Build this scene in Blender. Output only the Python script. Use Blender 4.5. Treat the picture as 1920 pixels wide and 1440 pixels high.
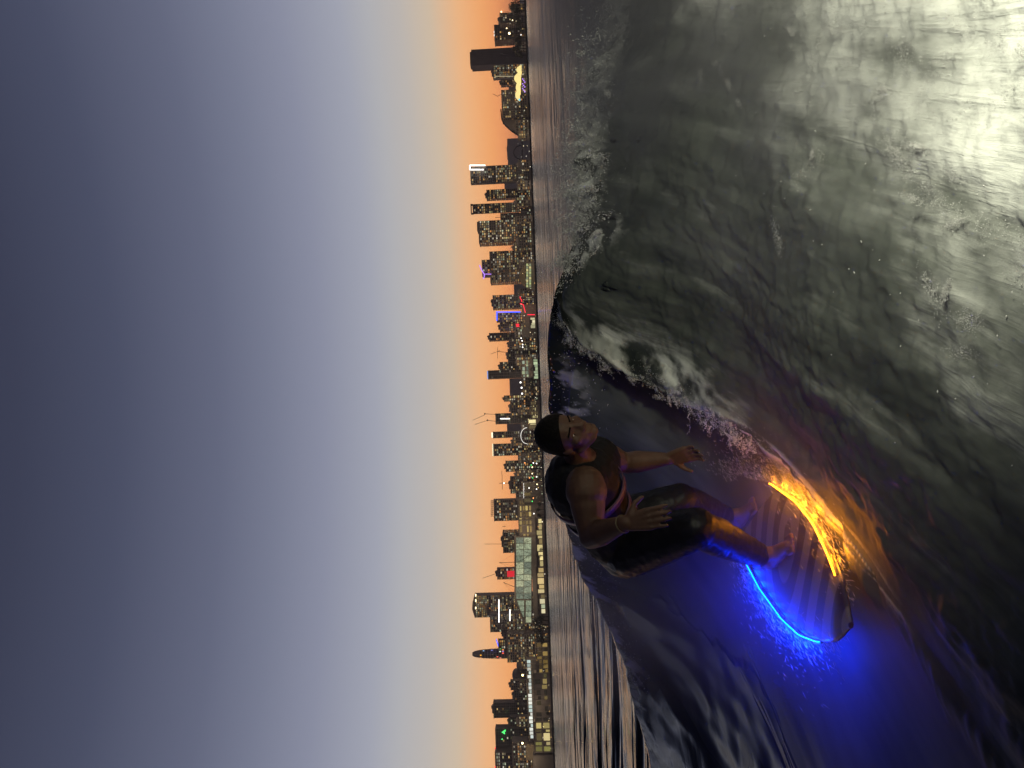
import bpy, bmesh, math, random
import numpy as np
from mathutils import Vector, Matrix

S = bpy.context.scene
for o in list(bpy.data.objects):
    bpy.data.objects.remove(o)
C = S.collection
R = math.radians
random.seed(7)
rng = np.random.default_rng(11)

# ------------------------------------------------------------------ camera
# The photograph is turned on its side: the picture's left edge is the zenith side.
CAM_Z = 1.2
FPX = 1331.0                      # focal length in photo pixels (1920 wide)
PITCH = math.atan(52.5 / FPX)     # looking slightly up
ROLL = R(2.19)
F = Vector((0, math.cos(PITCH), math.sin(PITCH)))
U0 = Vector((0, -math.sin(PITCH), math.cos(PITCH)))
R0 = Vector((1, 0, 0))
RV = R0 * math.cos(ROLL) - U0 * math.sin(ROLL)
UV = U0 * math.cos(ROLL) + R0 * math.sin(ROLL)
XC, YC, ZC = -UV, RV, -F
CAM = Vector((0, 0, CAM_Z))
cam_d = bpy.data.cameras.new('camera')
cam = bpy.data.objects.new('camera', cam_d)
C.objects.link(cam)
cam_d.sensor_fit = 'HORIZONTAL'
cam_d.sensor_width = 36.0
cam_d.lens = FPX / 1920 * 36
cam_d.clip_start = 0.05
cam_d.clip_end = 60000
cam.matrix_world = Matrix(((XC.x, YC.x, ZC.x, CAM.x), (XC.y, YC.y, ZC.y, CAM.y), (XC.z, YC.z, ZC.z, CAM.z), (0, 0, 0, 1)))
S.camera = cam

def ray(px, py):
    return F + XC * ((px - 960) / FPX) + YC * (-(py - 720) / FPX)
def P(px, py, depth):
    """photo pixel at a given distance (m) -> world point"""
    return CAM + ray(px, py) * depth
def hit(px, py, z):
    d = ray(px, py)
    return CAM + d * ((z - CAM_Z) / d.z)

# ------------------------------------------------------------------ sky, exposure
S.view_settings.view_transform = 'Standard'
S.view_settings.look = 'None'
S.view_settings.exposure = 0.0
S.view_settings.gamma = 1.0
S.view_settings.use_curve_mapping = False
S.render.engine = 'CYCLES'
S.cycles.use_denoising = True
S.cycles.max_bounces = 6
S.cycles.diffuse_bounces = 2
S.cycles.glossy_bounces = 3
S.cycles.transmission_bounces = 3
S.cycles.volume_bounces = 0
S.cycles.volume_step_rate = 2.0
S.cycles.volume_max_steps = 64
S.cycles.sample_clamp_indirect = 4.0
S.cycles.caustics_reflective = False
S.cycles.caustics_refractive = False

def lin(c):
    return tuple(((v / 255 + 0.055) / 1.055) ** 2.4 if v / 255 > 0.04045 else v / 255 / 12.92 for v in c)

world = bpy.data.worlds.new('World')
S.world = world
world.use_nodes = True
wn, wl = world.node_tree.nodes, world.node_tree.links
wn.clear()
def N(nodes, t, **kw):
    n = nodes.new(t)
    for k, v in kw.items():
        setattr(n, k, v)
    return n
def ramp(node, stops, interp='LINEAR'):
    cr = node.color_ramp
    cr.interpolation = interp
    while len(cr.elements) > 1:
        cr.elements.remove(cr.elements[-1])
    cr.elements[0].position = stops[0][0]
    cr.elements[0].color = (*stops[0][1], 1)
    for p, c in stops[1:]:
        e = cr.elements.new(p)
        e.color = (*c, 1)
tc = N(wn, 'ShaderNodeTexCoord')
nrm = N(wn, 'ShaderNodeVectorMath', operation='NORMALIZE')
sep = N(wn, 'ShaderNodeSeparateXYZ')
wl.new(tc.outputs['Generated'], nrm.inputs[0])
wl.new(nrm.outputs[0], sep.inputs[0])
west = N(wn, 'ShaderNodeValToRGB')       # the side of the afterglow
def up_(c, k): return tuple(v * k for v in lin(c))
ramp(west, [(0.0, up_((232, 134, 82), 1.7)), (0.028, up_((243, 152, 92), 1.45)), (0.054, up_((247, 170, 106), 1.25)), (0.084, up_((243, 186, 134), 1.12)),
            (0.12, up_((214, 194, 170), 1.03)), (0.156, lin((195, 188, 182))), (0.193, lin((181, 181, 185))), (0.228, lin((164, 167, 181))),
            (0.296, lin((139, 143, 163))), (0.358, lin((119, 124, 145))), (0.418, lin((100, 105, 127))), (0.521, lin((74, 79, 101))),
            (0.605, lin((59, 63, 83))), (0.8, lin((40, 42, 62))), (1.0, lin((32, 34, 54)))])
east = N(wn, 'ShaderNodeValToRGB')       # the dark side behind the camera
ramp(east, [(0.0, lin((42, 40, 50))), (0.15, lin((56, 52, 62))), (0.4, lin((44, 43, 56))), (1.0, lin((32, 34, 54)))])
wl.new(sep.outputs['Z'], west.inputs[0])
wl.new(sep.outputs['Z'], east.inputs[0])
az = N(wn, 'ShaderNodeMapRange', interpolation_type='SMOOTHSTEP')
az.inputs['From Min'].default_value = -0.45
az.inputs['From Max'].default_value = 0.85
wl.new(sep.outputs['Y'], az.inputs['Value'])
mixw = N(wn, 'ShaderNodeMix', data_type='RGBA')
wl.new(az.outputs[0], mixw.inputs['Factor'])
wl.new(east.outputs[0], mixw.inputs[6])
wl.new(west.outputs[0], mixw.inputs[7])
sky = N(wn, 'ShaderNodeTexSky', sky_type='NISHITA', sun_disc=False)
sky.sun_elevation = R(-2.0)
sky.sun_rotation = 0.0
sky.dust_density = 2.0
sky.ozone_density = 3.0
addw = N(wn, 'ShaderNodeMix', data_type='RGBA', blend_type='ADD')
addw.inputs['Factor'].default_value = 0.008
wl.new(mixw.outputs[2], addw.inputs[6])
wl.new(sky.outputs[0], addw.inputs[7])
bg = N(wn, 'ShaderNodeBackground')
bg.inputs['Strength'].default_value = 1.0
wo = N(wn, 'ShaderNodeOutputWorld')
wl.new(addw.outputs[2], bg.inputs['Color'])
wl.new(bg.outputs[0], wo.inputs['Surface'])

# the boat's stern floodlight, mounted on the transom beside the photographer
ld = bpy.data.lights.new('stern_floodlight', 'SPOT')
ld.energy = 300
ld.color = (1.0, 0.985, 0.75)
ld.spot_size = R(116)
ld.spot_blend = 1.0
ld.shadow_soft_size = 0.10
lo = bpy.data.objects.new('stern_floodlight', ld)
C.objects.link(lo)
lo.location = (1.2, 0.45, 1.15)
lo.rotation_euler = (Vector((1.45, 2.15, 0.0)) - Vector(lo.location)).to_track_quat('-Z', 'Y').to_euler()

# ------------------------------------------------------------------ helpers
def tag(o, label=None, cat=None, group=None, kind=None):
    if label: o['label'] = label
    if cat: o['category'] = cat
    if group: o['group'] = group
    if kind: o['kind'] = kind
    return o
def empty(name, loc=(0, 0, 0), rz=0):
    o = bpy.data.objects.new(name, None)
    C.objects.link(o)
    o.location = loc
    o.rotation_euler = (0, 0, rz)
    o.empty_display_size = 0.1
    return o
def link_mesh(name, me, mats, parent=None, smooth=False):
    for m in (mats if isinstance(mats, (list, tuple)) else [mats]):
        me.materials.append(m)
    if smooth:
        me.polygons.foreach_set('use_smooth', [True] * len(me.polygons))
    o = bpy.data.objects.new(name, me)
    C.objects.link(o)
    if parent is not None:
        o.parent = parent
    return o

class MB:
    """collects faces, builds one mesh"""
    def __init__(s):
        s.v, s.f, s.m, s.col = [], [], [], []
    def add(s, vs, fs, mi=0, col=None):
        b = len(s.v)
        s.v += [tuple(p) for p in vs]
        for f in fs:
            s.f.append(tuple(b + i for i in f))
            s.m.append(mi)
            s.col.append(col)
    def box(s, c, d, rz=0.0, mi=0, col=None, taper=1.0):
        x, y, z = d[0] / 2, d[1] / 2, d[2] / 2
        cs, sn = math.cos(rz), math.sin(rz)
        vs = []
        for k in (-1, 1):
            t = taper if k == 1 else 1.0
            for i, j in ((-1, -1), (1, -1), (1, 1), (-1, 1)):
                px, py = i * x * t, j * y * t
                vs.append((c[0] + px * cs - py * sn, c[1] + px * sn + py * cs, c[2] + k * z))
        s.add(vs, [(3, 2, 1, 0), (4, 5, 6, 7), (0, 1, 5, 4), (1, 2, 6, 5), (2, 3, 7, 6), (3, 0, 4, 7)], mi, col)
    def quad(s, a, b, c, d, mi=0, col=None):
        s.add([a, b, c, d], [(0, 1, 2, 3)], mi, col)
    def tube(s, a, b, r0, r1=None, n=8, mi=0, col=None, caps=True):
        a, b = Vector(a), Vector(b)
        r1 = r0 if r1 is None else r1
        ax = (b - a).normalized()
        t = Vector((0, 0, 1)) if abs(ax.z) < 0.9 else Vector((1, 0, 0))
        e1 = ax.cross(t).normalized()
        e2 = ax.cross(e1)
        vs = []
        for p, r in ((a, r0), (b, r1)):
            for i in range(n):
                an = 2 * math.pi * i / n
                vs.append(p + e1 * (r * math.cos(an)) + e2 * (r * math.sin(an)))
        fs = [(i, (i + 1) % n, n + (i + 1) % n, n + i) for i in range(n)]
        if caps:
            fs += [tuple(range(n))[::-1], tuple(range(n, 2 * n))]
        s.add(vs, fs, mi, col)
    def ico(s, c, r, sc=(1, 1, 1), rot=None, mi=0, col=None):
        t = (1 + 5 ** .5) / 2
        base = [(-1, t, 0), (1, t, 0), (-1, -t, 0), (1, -t, 0), (0, -1, t), (0, 1, t), (0, -1, -t), (0, 1, -t), (t, 0, -1), (t, 0, 1), (-t, 0, -1), (-t, 0, 1)]
        k = r / math.sqrt(1 + t * t)
        vs = []
        for p in base:
            q = Vector((p[0] * k * sc[0], p[1] * k * sc[1], p[2] * k * sc[2]))
            if rot is not None:
                q = rot @ q
            vs.append(q + Vector(c))
        fs = [(0, 11, 5), (0, 5, 1), (0, 1, 7), (0, 7, 10), (0, 10, 11), (1, 5, 9), (5, 11, 4), (11, 10, 2), (10, 7, 6), (7, 1, 8),
              (3, 9, 4), (3, 4, 2), (3, 2, 6), (3, 6, 8), (3, 8, 9), (4, 9, 5), (2, 4, 11), (6, 2, 10), (8, 6, 7), (9, 8, 1)]
        s.add(vs, fs, mi, col)
    def mesh(s, name):
        me = bpy.data.meshes.new(name)
        me.from_pydata(s.v, [], s.f)
        me.polygons.foreach_set('material_index', s.m)
        if any(c is not None for c in s.col):
            at = me.attributes.new('glow', 'FLOAT_COLOR', 'FACE')
            at.data.foreach_set('color', [x for c in s.col for x in ((*c, 1.0) if c is not None else (0, 0, 0, 1.0))])
        return me
    def build(s, name, mats, parent=None, smooth=False):
        return link_mesh(name, s.mesh(name), mats, parent, smooth)

def nodes_of(m):
    m.use_nodes = True
    nt = m.node_tree
    return nt.nodes, nt.links, nt.nodes['Principled BSDF']
def mat(name, col, rough=0.7, var=0.25, scale=3.0, metal=0.0, bump=0.0, spec=0.5):
    m = bpy.data.materials.new(name)
    n, l, b = nodes_of(m)
    tcn = N(n, 'ShaderNodeTexCoord')
    no = N(n, 'ShaderNodeTexNoise')
    no.inputs['Scale'].default_value = scale
    no.inputs['Detail'].default_value = 5
    l.new(tcn.outputs['Object'], no.inputs['Vector'])
    cr = N(n, 'ShaderNodeValToRGB')
    ramp(cr, [(0.3, tuple(v * (1 - var) for v in col)), (0.7, tuple(min(1, v * (1 + var)) for v in col))])
    l.new(no.outputs['Fac'], cr.inputs[0])
    l.new(cr.outputs[0], b.inputs['Base Color'])
    b.inputs['Roughness'].default_value = rough
    b.inputs['Metallic'].default_value = metal
    b.inputs['Specular IOR Level'].default_value = spec
    if bump:
        bp = N(n, 'ShaderNodeBump')
        bp.inputs['Strength'].default_value = bump
        bp.inputs['Distance'].default_value = 0.01
        l.new(no.outputs['Fac'], bp.inputs['Height'])
        l.new(bp.outputs[0], b.inputs['Normal'])
    return m
def glow(name, col, strength, sample=False):
    m = bpy.data.materials.new(name)
    n, l, b = nodes_of(m)
    b.inputs['Base Color'].default_value = (*[min(1, c) * 0.5 for c in col], 1)
    b.inputs['Emission Color'].default_value = (*col, 1)
    b.inputs['Emission Strength'].default_value = strength
    m.cycles.emission_sampling = 'AUTO' if sample else 'NONE'
    return m
def glow_attr(name, strength):
    m = bpy.data.materials.new(name)
    n, l, b = nodes_of(m)
    a = N(n, 'ShaderNodeAttribute', attribute_name='glow')
    l.new(a.outputs['Color'], b.inputs['Emission Color'])
    b.inputs['Emission Strength'].default_value = strength
    b.inputs['Base Color'].default_value = (0.02, 0.02, 0.025, 1)
    b.inputs['Roughness'].default_value = 0.2
    m.cycles.emission_sampling = 'NONE'
    return m

# ---- gradient noise in numpy
_perm = np.random.default_rng(5).permutation(512).astype(np.int64)
_ang = np.random.default_rng(6).random(512) * 2 * np.pi
_gx, _gy = np.cos(_ang), np.sin(_ang)
def pn(x, y, seed=0):
    xi, yi = np.floor(x).astype(np.int64), np.floor(y).astype(np.int64)
    fx, fy = x - xi, y - yi
    def g(ix, iy, dx, dy):
        h = _perm[(_perm[(ix + seed * 17) & 511] + iy) & 511]
        return _gx[h] * dx + _gy[h] * dy
    u = fx * fx * fx * (fx * (fx * 6 - 15) + 10)
    v = fy * fy * fy * (fy * (fy * 6 - 15) + 10)
    a = g(xi, yi, fx, fy); b = g(xi + 1, yi, fx - 1, fy)
    c = g(xi, yi + 1, fx, fy - 1); d = g(xi + 1, yi + 1, fx - 1, fy - 1)
    return ((a + (b - a) * u) * (1 - v) + (c + (d - c) * u) * v) * 1.5
def fbm(x, y, oct=4, seed=0, gain=0.5):
    r, a = 0, 1.0
    for i in range(oct):
        r = r + a * pn(x * 2 ** i, y * 2 ** i, seed + i)
        a *= gain
    return r
def sstep(a, b, x):
    t = np.clip((x - a) / (b - a), 0, 1)
    return t * t * (3 - 2 * t)
def lut(xs, ys, blur=0.12):
    g = np.linspace(xs[0] - 1, xs[-1] + 1, 4000)
    v = np.interp(g, xs, ys)
    dx = g[1] - g[0]
    k = np.arange(-int(3 * blur / dx) - 1, int(3 * blur / dx) + 2) * dx
    k = np.exp(-(k / blur) ** 2 / 2); k /= k.sum()
    v = np.convolve(np.pad(v, len(k) // 2, mode='edge'), k, 'valid')
    return lambda x: np.interp(x, g, v)

# ------------------------------------------------------------------ water: one sheet, with the wake built into it
lipx = lut([0.6, 1.2, 2.0, 2.6, 3.0, 3.4, 3.8, 4.2, 4.6, 5.0, 5.6], [-1.7, -1.35, -.98, -.69, -.52, -.28, -.06, .07, .34, .6, 1.0], 0.14)
crest_y = lut([-30, -8, -3.4, -2.3, -1.8, -1, -.4, .3, .6, .8, 1.0, 2.5, 5, 30], [22, 8.8, 6.3, 6.0, 5.8, 5.4, 5.1, 5.0, 4.8, 4.65, 4.6, 4.6, 5.2, 16], 0.15)
crest_h = lut([-30, -8, -3.4, -2.34, -1.8, -1.3, -.4, .3, .58, .76, .97, 1.2, 1.55, 1.8, 2.14, 2.5, 4, 7, 30],
              [0, .12, .35, .60, .82, 1.02, 1.12, 1.14, 1.09, 1.0, .94, .9, .88, .82, .67, .58, .35, .1, 0], 0.08)
g_right = lut([-1, 0, .35, .83, 1.25, 1.7, 2.1, 2.6, 3.2, 4, 6], [1, 1, .86, .57, .36, .2, .13, .105, .08, .05, .02], 0.1)

def water_fields(x, y):
    """height, foam, aeration of the water at world (x, y)"""
    s = x - lipx(y)
    cy, ch = crest_y(x), crest_h(x)
    d = cy - y
    wob = 0.06 * fbm(s * 2.0 + 9, y * 1.2, 3, 3)
    near = sstep(30, 9, y) * sstep(9, 5, np.abs(x)) * sstep(-2, 0.5, y)
    dd = np.maximum(d, 0)
    hL = ch * np.exp(-dd / 0.62) + 0.02 * (1 - np.exp(-dd / .3))
    hR = ch * g_right(dd + wob * sstep(0, .4, d))
    lipw = sstep(-0.13 + 0.03 * pn(y * 6, y * 0 + 3, 4), 0.03, s + 0.04 * pn(y * 4, y * 0, 8) + 0.035 * pn(y * 11, y * 0, 9) + .02 * pn(y * 27, x * 5, 10))
    lipw = lipw * sstep(1.3, 2.4, y) + (1 - sstep(1.3, 2.4, y)) * sstep(-.6, .6, s)
    front = hL + (hR - hL) * lipw
    back = ch * np.exp(-(np.minimum(d, 0) / 1.0) ** 2)
    
    slope = (0.15 * sstep(0.03, .75, s) - 0.05 * sstep(-.1, .05, s)) * np.exp(-((y - 2.75) / .65) ** 2) * sstep(2.2, .9, s)
    h = np.where(d > 0, front + slope, back)
    # second swell far behind on the right
    h = h + 0.52 * np.exp(-((y - 9.0 - (x - 4) * 0.15) / 0.9) ** 2) * sstep(2.4, 4.6, x) * sstep(14, 9, x)
    right = sstep(-.02, .25, s) * sstep(-.15, .3, d) * sstep(7, 4, x)
    # streaks drawn out along the flow
    st = fbm(s * 3.5, y * 0.6 + 0.3 * s, 4, 20)
    st2 = fbm(s * 16, y * 1.6, 3, 30)
    h = h + near * sstep(-.5, .6, d) * (.15 + .85 * sstep(-.35, .05, s)) * (0.013 * st + 0.002 * st2)
    h = h + right * 0.014 * fbm(x * 5 + s, y * 5, 5, 35, .6)
    # broken white water on the right, prop wash
    wash = sstep(-0.35, 0.45, x - (y - 1.75) + 0.35 * fbm(x * 1.7, y * 1.7, 3, 40)) * sstep(7, 3, x) * sstep(7, 4.3, y) * sstep(-6, 0, y)
    lump = fbm(s * 2.6, y * 1.5, 3, 50, 0.45)
    bill = 1 - np.abs(fbm(s * 4, y * 2.4, 3, 60, .45))
    h = h + wash * (0.030 * lump + 0.006 * (bill - .6))
    # spilling crest of broken water, right of the peak
    spill = sstep(.72, 1.05, x + .12 * fbm(x * 3, y * 3, 3, 70)) * np.exp(-((d - 0.05) / 0.26) ** 2) * sstep(4.5, 2.2, x)
    spike = np.maximum(0, fbm(x * 6, y * 3, 3, 80, .5))
    h = h + spill * (0.12 * spike + 0.02 * lump)
    # ragged crest on the left
    ragl = np.exp(-((d - .02) / 0.14) ** 2) * sstep(.35, -.1, x) * sstep(-5, -2, x)
    h = h + ragl * 0.022 * fbm(x * 3.5, y * 3.5, 3, 90, .5)
    # ripples of the bay
    chop = 0.022 * fbm(x * .55, y * 1.5, 3, 100) + 0.008 * fbm(x * 2.2, y * 5, 2, 110)
    h = h + chop * sstep(0.3, -1.2, d) * sstep(120, 20, y)
    h = h + sstep(7.5, 13, y) * sstep(130, 50, y) * (0.07 * fbm(x * .13 + 3, y * .30, 2, 115) + 0.028 * fbm(x * .32, y * .85, 2, 117) * sstep(60, 25, y))
    # foam
    foam = np.zeros_like(x)
    streak = fbm(s * 7, y * 1.1, 4, 120)
    clump = fbm(s * 3.6, y * 1.9, 5, 130, .55)
    foam = np.maximum(foam, wash * sstep(-1.0, 1.0, .8 * clump + 0.9 * sstep(-.1, 1.5, x - (y - 1.75)) + .05))
    foam = np.maximum(foam, spill * sstep(-.1, .5, fbm(x * 5, y * 5, 4, 140, .6) + .25))
    drip = np.exp(-((x - .86 - .08 * pn(y * 4, y, 3)) / .09) ** 2) * sstep(-.1, .1, d) * sstep(.75, .3, d)
    foam = np.maximum(foam, .8 * drip * sstep(-.2, .3, fbm(x * 8, y * 8, 4, 150, .6) + .1))
    lipf = np.exp(-((s - .05) / np.where(s < .05, .06, .15)) ** 2) * sstep(3.2, 3.7, y) * sstep(4.9, 4.3, y) * sstep(-.75, .45, fbm(s * 9, y * 4, 4, 161, .6))
    foam = np.maximum(foam, lipf * .8)
    lipf2 = np.exp(-((s - .02) / .05) ** 2) * sstep(2.2, 2.5, y) * sstep(4.0, 3.5, y) * sstep(-.25, .25, fbm(s * 30, y * 2.2, 3, 160))
    foam = np.maximum(foam, lipf2 * .75)
    foam = np.maximum(foam, ragl * sstep(0.0, .5, fbm(x * 6, y * 6, 4, 170, .6)) * .7)
    foam = np.maximum(foam, .16 * right * sstep(.0, .9, streak + .4 * fbm(x * 4, y * 4, 4, 125, .6)))
    # aeration (milky water): high right of the lip, some in the pocket and round the board
    aer = right * (.5 + .55 * sstep(0, 1.0, x - (y - 2.4)) + .22 * streak + .15 * fbm(x * 3, y * 3, 4, 127, .6))
    pocket = sstep(.05, -.1, s) * sstep(-2.2, -.8, x) * sstep(-.05, .25, d) * sstep(2.2, 3.4, y)
    aer = np.maximum(aer, pocket * (.55 + .45 * fbm(x * 1.5, y * 1.5, 4, 180)))
    board = np.exp(-(((x + .85) / 1.0) ** 2 + ((y - 3.0) / 1.3) ** 2))
    aer = np.maximum(aer, board * (.75 + .25 * streak))
    leftface = sstep(.2, -.3, s) * sstep(-4, -1.5, x) * sstep(-.05, .2, d) * sstep(1.5, 4, y)
    aer = np.maximum(aer, leftface * (.2 + .1 * fbm(x * 1.3, y * .7, 3, 185)))
    aer = np.maximum(aer, wash * .95)
    return h, np.clip(foam, 0, 1), np.clip(aer, 0, 1)

def axis(lo, hi, step, far_lo, far_hi, grow=1.09):
    a = list(np.arange(lo, hi + 1e-6, step))
    st, v = step, a[-1]
    while v < far_hi:
        st *= grow; v += st; a.append(min(v, far_hi))
    st, v = step, a[0]; pre = []
    while v > far_lo:
        st *= grow; v -= st; pre.append(max(v, far_lo))
    return np.array(pre[::-1] + a)
gx = axis(-2.6, 2.7, 0.0105, -9000, 9000, 1.07)
gy = axis(1.35, 5.6, 0.0105, -3000, 9000, 1.021)
X, Y = np.meshgrid(gx, gy)
x, y = X.ravel(), Y.ravel()
H, FO, AE = water_fields(x, y)
far = (np.abs(x) > 60) | (y > 130) | (y < -20)
H[far] = 0
nx, ny = len(gx), len(gy)
co = np.empty((len(x), 3), np.float32)
co[:, 0], co[:, 1], co[:, 2] = x, y, H
# the lip of the wave leans out over the pocket
sl = x - lipx(y)
lean = np.exp(-((sl - .02) / .07) ** 2) * sstep(3.3, 3.9, y) * sstep(5.0, 4.5, y)
co[:, 0] -= 0.10 * lean
me = bpy.data.meshes.new('water')
nq = (nx - 1) * (ny - 1)
me.vertices.add(len(x)); me.loops.add(nq * 4); me.polygons.add(nq)
me.vertices.foreach_set('co', co.ravel())
ii = (np.arange(ny - 1)[:, None] * nx + np.arange(nx - 1)[None, :]).ravel()
quads = np.stack([ii, ii + 1, ii + nx + 1, ii + nx], 1).astype(np.int32)
me.loops.foreach_set('vertex_index', quads.ravel())
me.polygons.foreach_set('loop_start', np.arange(0, nq * 4, 4, dtype=np.int32))
me.polygons.foreach_set('use_smooth', np.ones(nq, bool))
me.update()
for nm, arr in (('foam', FO), ('aer', AE), ('flow_s', np.where(far, 0, np.where(sl < 0, sl * .35, sl)))):
    at = me.attributes.new(nm, 'FLOAT', 'POINT')
    at.data.foreach_set('value', arr.astype(np.float32))

wm = bpy.data.materials.new('water')
n, l, b = nodes_of(wm)
def attr(nm):
    return N(n, 'ShaderNodeAttribute', attribute_name=nm).outputs['Fac']
def math_(op, a, bb=None, clamp=False):
    m_ = N(n, 'ShaderNodeMath', operation=op, use_clamp=clamp)
    for i, v in enumerate((a, bb)):
        if v is None: continue
        if isinstance(v, (int, float)): m_.inputs[i].default_value = v
        else: l.new(v, m_.inputs[i])
    return m_.outputs[0]
def maprange(v, a, bb, c=0.0, d=1.0):
    m_ = N(n, 'ShaderNodeMapRange', interpolation_type='SMOOTHSTEP')
    l.new(v, m_.inputs['Value'])
    for k, q in (('From Min', a), ('From Max', bb), ('To Min', c), ('To Max', d)):
        m_.inputs[k].default_value = q
    return m_.outputs[0]
def noise(vec, scale, detail=4, rough=.5, dist=0.0):
    m_ = N(n, 'ShaderNodeTexNoise')
    m_.inputs['Scale'].default_value = scale
    m_.inputs['Detail'].default_value = detail
    m_.inputs['Roughness'].default_value = rough
    m_.inputs['Distortion'].default_value = dist
    l.new(vec, m_.inputs['Vector'])
    return m_.outputs['Fac']
geo = N(n, 'ShaderNodeNewGeometry')
pos = geo.outputs['Position']
sx = N(n, 'ShaderNodeSeparateXYZ'); l.new(pos, sx.inputs[0])
fs, fa, ff = attr('flow_s'), attr('aer'), attr('foam')
flow = N(n, 'ShaderNodeCombineXYZ')
l.new(math_('MULTIPLY', fs, 9.0), flow.inputs[0]); l.new(math_('MULTIPLY', sx.outputs['Y'], 1.0), flow.inputs[1]); l.new(sx.outputs['Z'], flow.inputs[2])
n_flow = noise(flow.outputs[0], 1.1, 5, .55)
n_fine = noise(pos, 38, 6, .65)
n_mid = noise(flow.outputs[0], 3.2, 6, .6, .6)
# base colours
colr = N(n, 'ShaderNodeMix', data_type='RGBA')
colr.inputs[6].default_value = (0.010, 0.014, 0.016, 1)
colr.inputs[7].default_value = (0.15, 0.165, 0.145, 1)
aer_t = math_('MULTIPLY', fa, maprange(n_flow, .25, .75, .45, 1.25), True)
l.new(aer_t, colr.inputs['Factor'])
foam_t = maprange(math_('ADD', ff, math_('MULTIPLY', math_('SUBTRACT', math_('ADD', n_mid, math_('MULTIPLY', n_fine, .35)), .68), .6)), 0.0, 1.05)
foam_t = math_('MULTIPLY', foam_t, maprange(ff, 0.02, .15), True)
colf = N(n, 'ShaderNodeMix', data_type='RGBA')
l.new(foam_t, colf.inputs['Factor'])
l.new(colr.outputs[2], colf.inputs[6])
colf.inputs[7].default_value = (0.74, 0.76, 0.72, 1)
l.new(colf.outputs[2], b.inputs['Base Color'])
rg = maprange(math_('MAXIMUM', foam_t, math_('MINIMUM', math_('MULTIPLY', fa, 2.2), .9)), 0, 1, .14, .7)
l.new(math_('MAXIMUM', rg, maprange(sx.outputs['Y'], 6.0, 40.0, .10, .18)), b.inputs['Roughness'])
b.inputs['IOR'].default_value = 1.33
l.new(maprange(math_('MAXIMUM', foam_t, math_('MULTIPLY', fa, 1.3)), .1, .9, .5, .1), b.inputs['Specular IOR Level'])
# ripples: long in x (seen as bands), plus flow streaks near the wake
rip = N(n, 'ShaderNodeVectorMath', operation='MULTIPLY'); l.new(pos, rip.inputs[0]); rip.inputs[1].default_value = (.16, 1.0, 1.0)
r1 = noise(rip.outputs[0], 1.1, 3, .5, .3)
r2 = noise(rip.outputs[0], .16, 3, .5)
r3 = noise(rip.outputs[0], 5.0, 3, .55)
calm = maprange(fa, 0.0, .25, 1.0, 0.12)
hb = math_('ADD', math_('MULTIPLY', r1, .8), math_('MULTIPLY', r2, 3.4))
hb = math_('ADD', hb, math_('MULTIPLY', r3, .11))
hb = math_('ADD', hb, math_('MULTIPLY', noise(rip.outputs[0], .5, 2, .5), 1.4))
patch = maprange(noise(rip.outputs[0], .045, 3, .55), .40, .60, .15, 1.0)
patch2 = maprange(noise(rip.outputs[0], .33, 3, .55), .38, .62, .35, 1.0)
hb = math_('MULTIPLY', math_('MULTIPLY', hb, calm), math_('MULTIPLY', patch, patch2))
hb = math_('ADD', hb, math_('MULTIPLY', math_('MULTIPLY', math_('MULTIPLY', n_flow, .005), maprange(fs, -.16, 0.0, .3, 1.0)), maprange(sx.outputs['Y'], 5.0, 8.0, 1.0, 0.0)))
hb = math_('ADD', hb, math_('MULTIPLY', math_('MULTIPLY', n_fine, foam_t), .0022))
hb = math_('ADD', hb, math_('MULTIPLY', math_('MULTIPLY', n_mid, foam_t), .006))
bp = N(n, 'ShaderNodeBump'); bp.inputs['Strength'].default_value = 0.9; bp.inputs['Distance'].default_value = 1.6
l.new(hb, bp.inputs['Height'])
l.new(bp.outputs[0], b.inputs['Normal'])
water = link_mesh('water', me, wm)
tag(water, 'dark bay water thrown into a steep wake wave with white wash', kind='structure')

def water_h(px, py):
    h, _, _ = water_fields(np.atleast_1d(np.float64(px)), np.atleast_1d(np.float64(py)))
    return h
# ------------------------------------------------------------------ the far shore
GZ = 2.6
SHORE = 1290.0
def horizon_x(py):
    # picture column of eye level at picture row py
    lo, hi = 900.0, 1100.0
    for _ in range(40):
        m_ = (lo + hi) / 2
        if ray(m_, py).z > 0: lo = m_
        else: hi = m_
    return lo
def site(py, D):
    p = P(horizon_x(py), py, D)
    return Vector((p.x, p.y, GZ))
def top_z(px, py, D):
    return P(px, py, D).z

land_m = mat('shore_ground', (0.05, 0.048, 0.042), 0.9, 0.35, 0.02)
mb = MB()
xs = [-9000, -2500, -1200, -600, 0, 600, 1200, 2500, 9000]
for i in range(len(xs) - 1):
    a, c_ = xs[i], xs[i + 1]
    mb.quad((a, SHORE, GZ), (c_, SHORE, GZ), (c_, 9000, GZ), (a, 9000, GZ))
    mb.quad((a, SHORE, -2), (c_, SHORE, -2), (c_, SHORE, GZ), (a, SHORE, GZ))
tag(mb.build('ground', land_m), 'dark low shore ground along the bay', kind='structure')
# seawall: heavy cap on rough stone
wall_m = mat('seawall_stone', (0.07, 0.065, 0.06), 0.85, 0.4, 0.4)
mb = MB()
for k in range(60):
    cx = -900 + k * 30
    mb.box((cx, SHORE - 0.8, GZ / 2 + .1), (29.4, 1.5, GZ + 1.2 + .2 * math.sin(k * 2.3)))
sw = mb.build('seawall', wall_m); tag(sw, 'long dark seawall at the waterline below the skyline', 'wall', kind='stuff')

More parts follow.
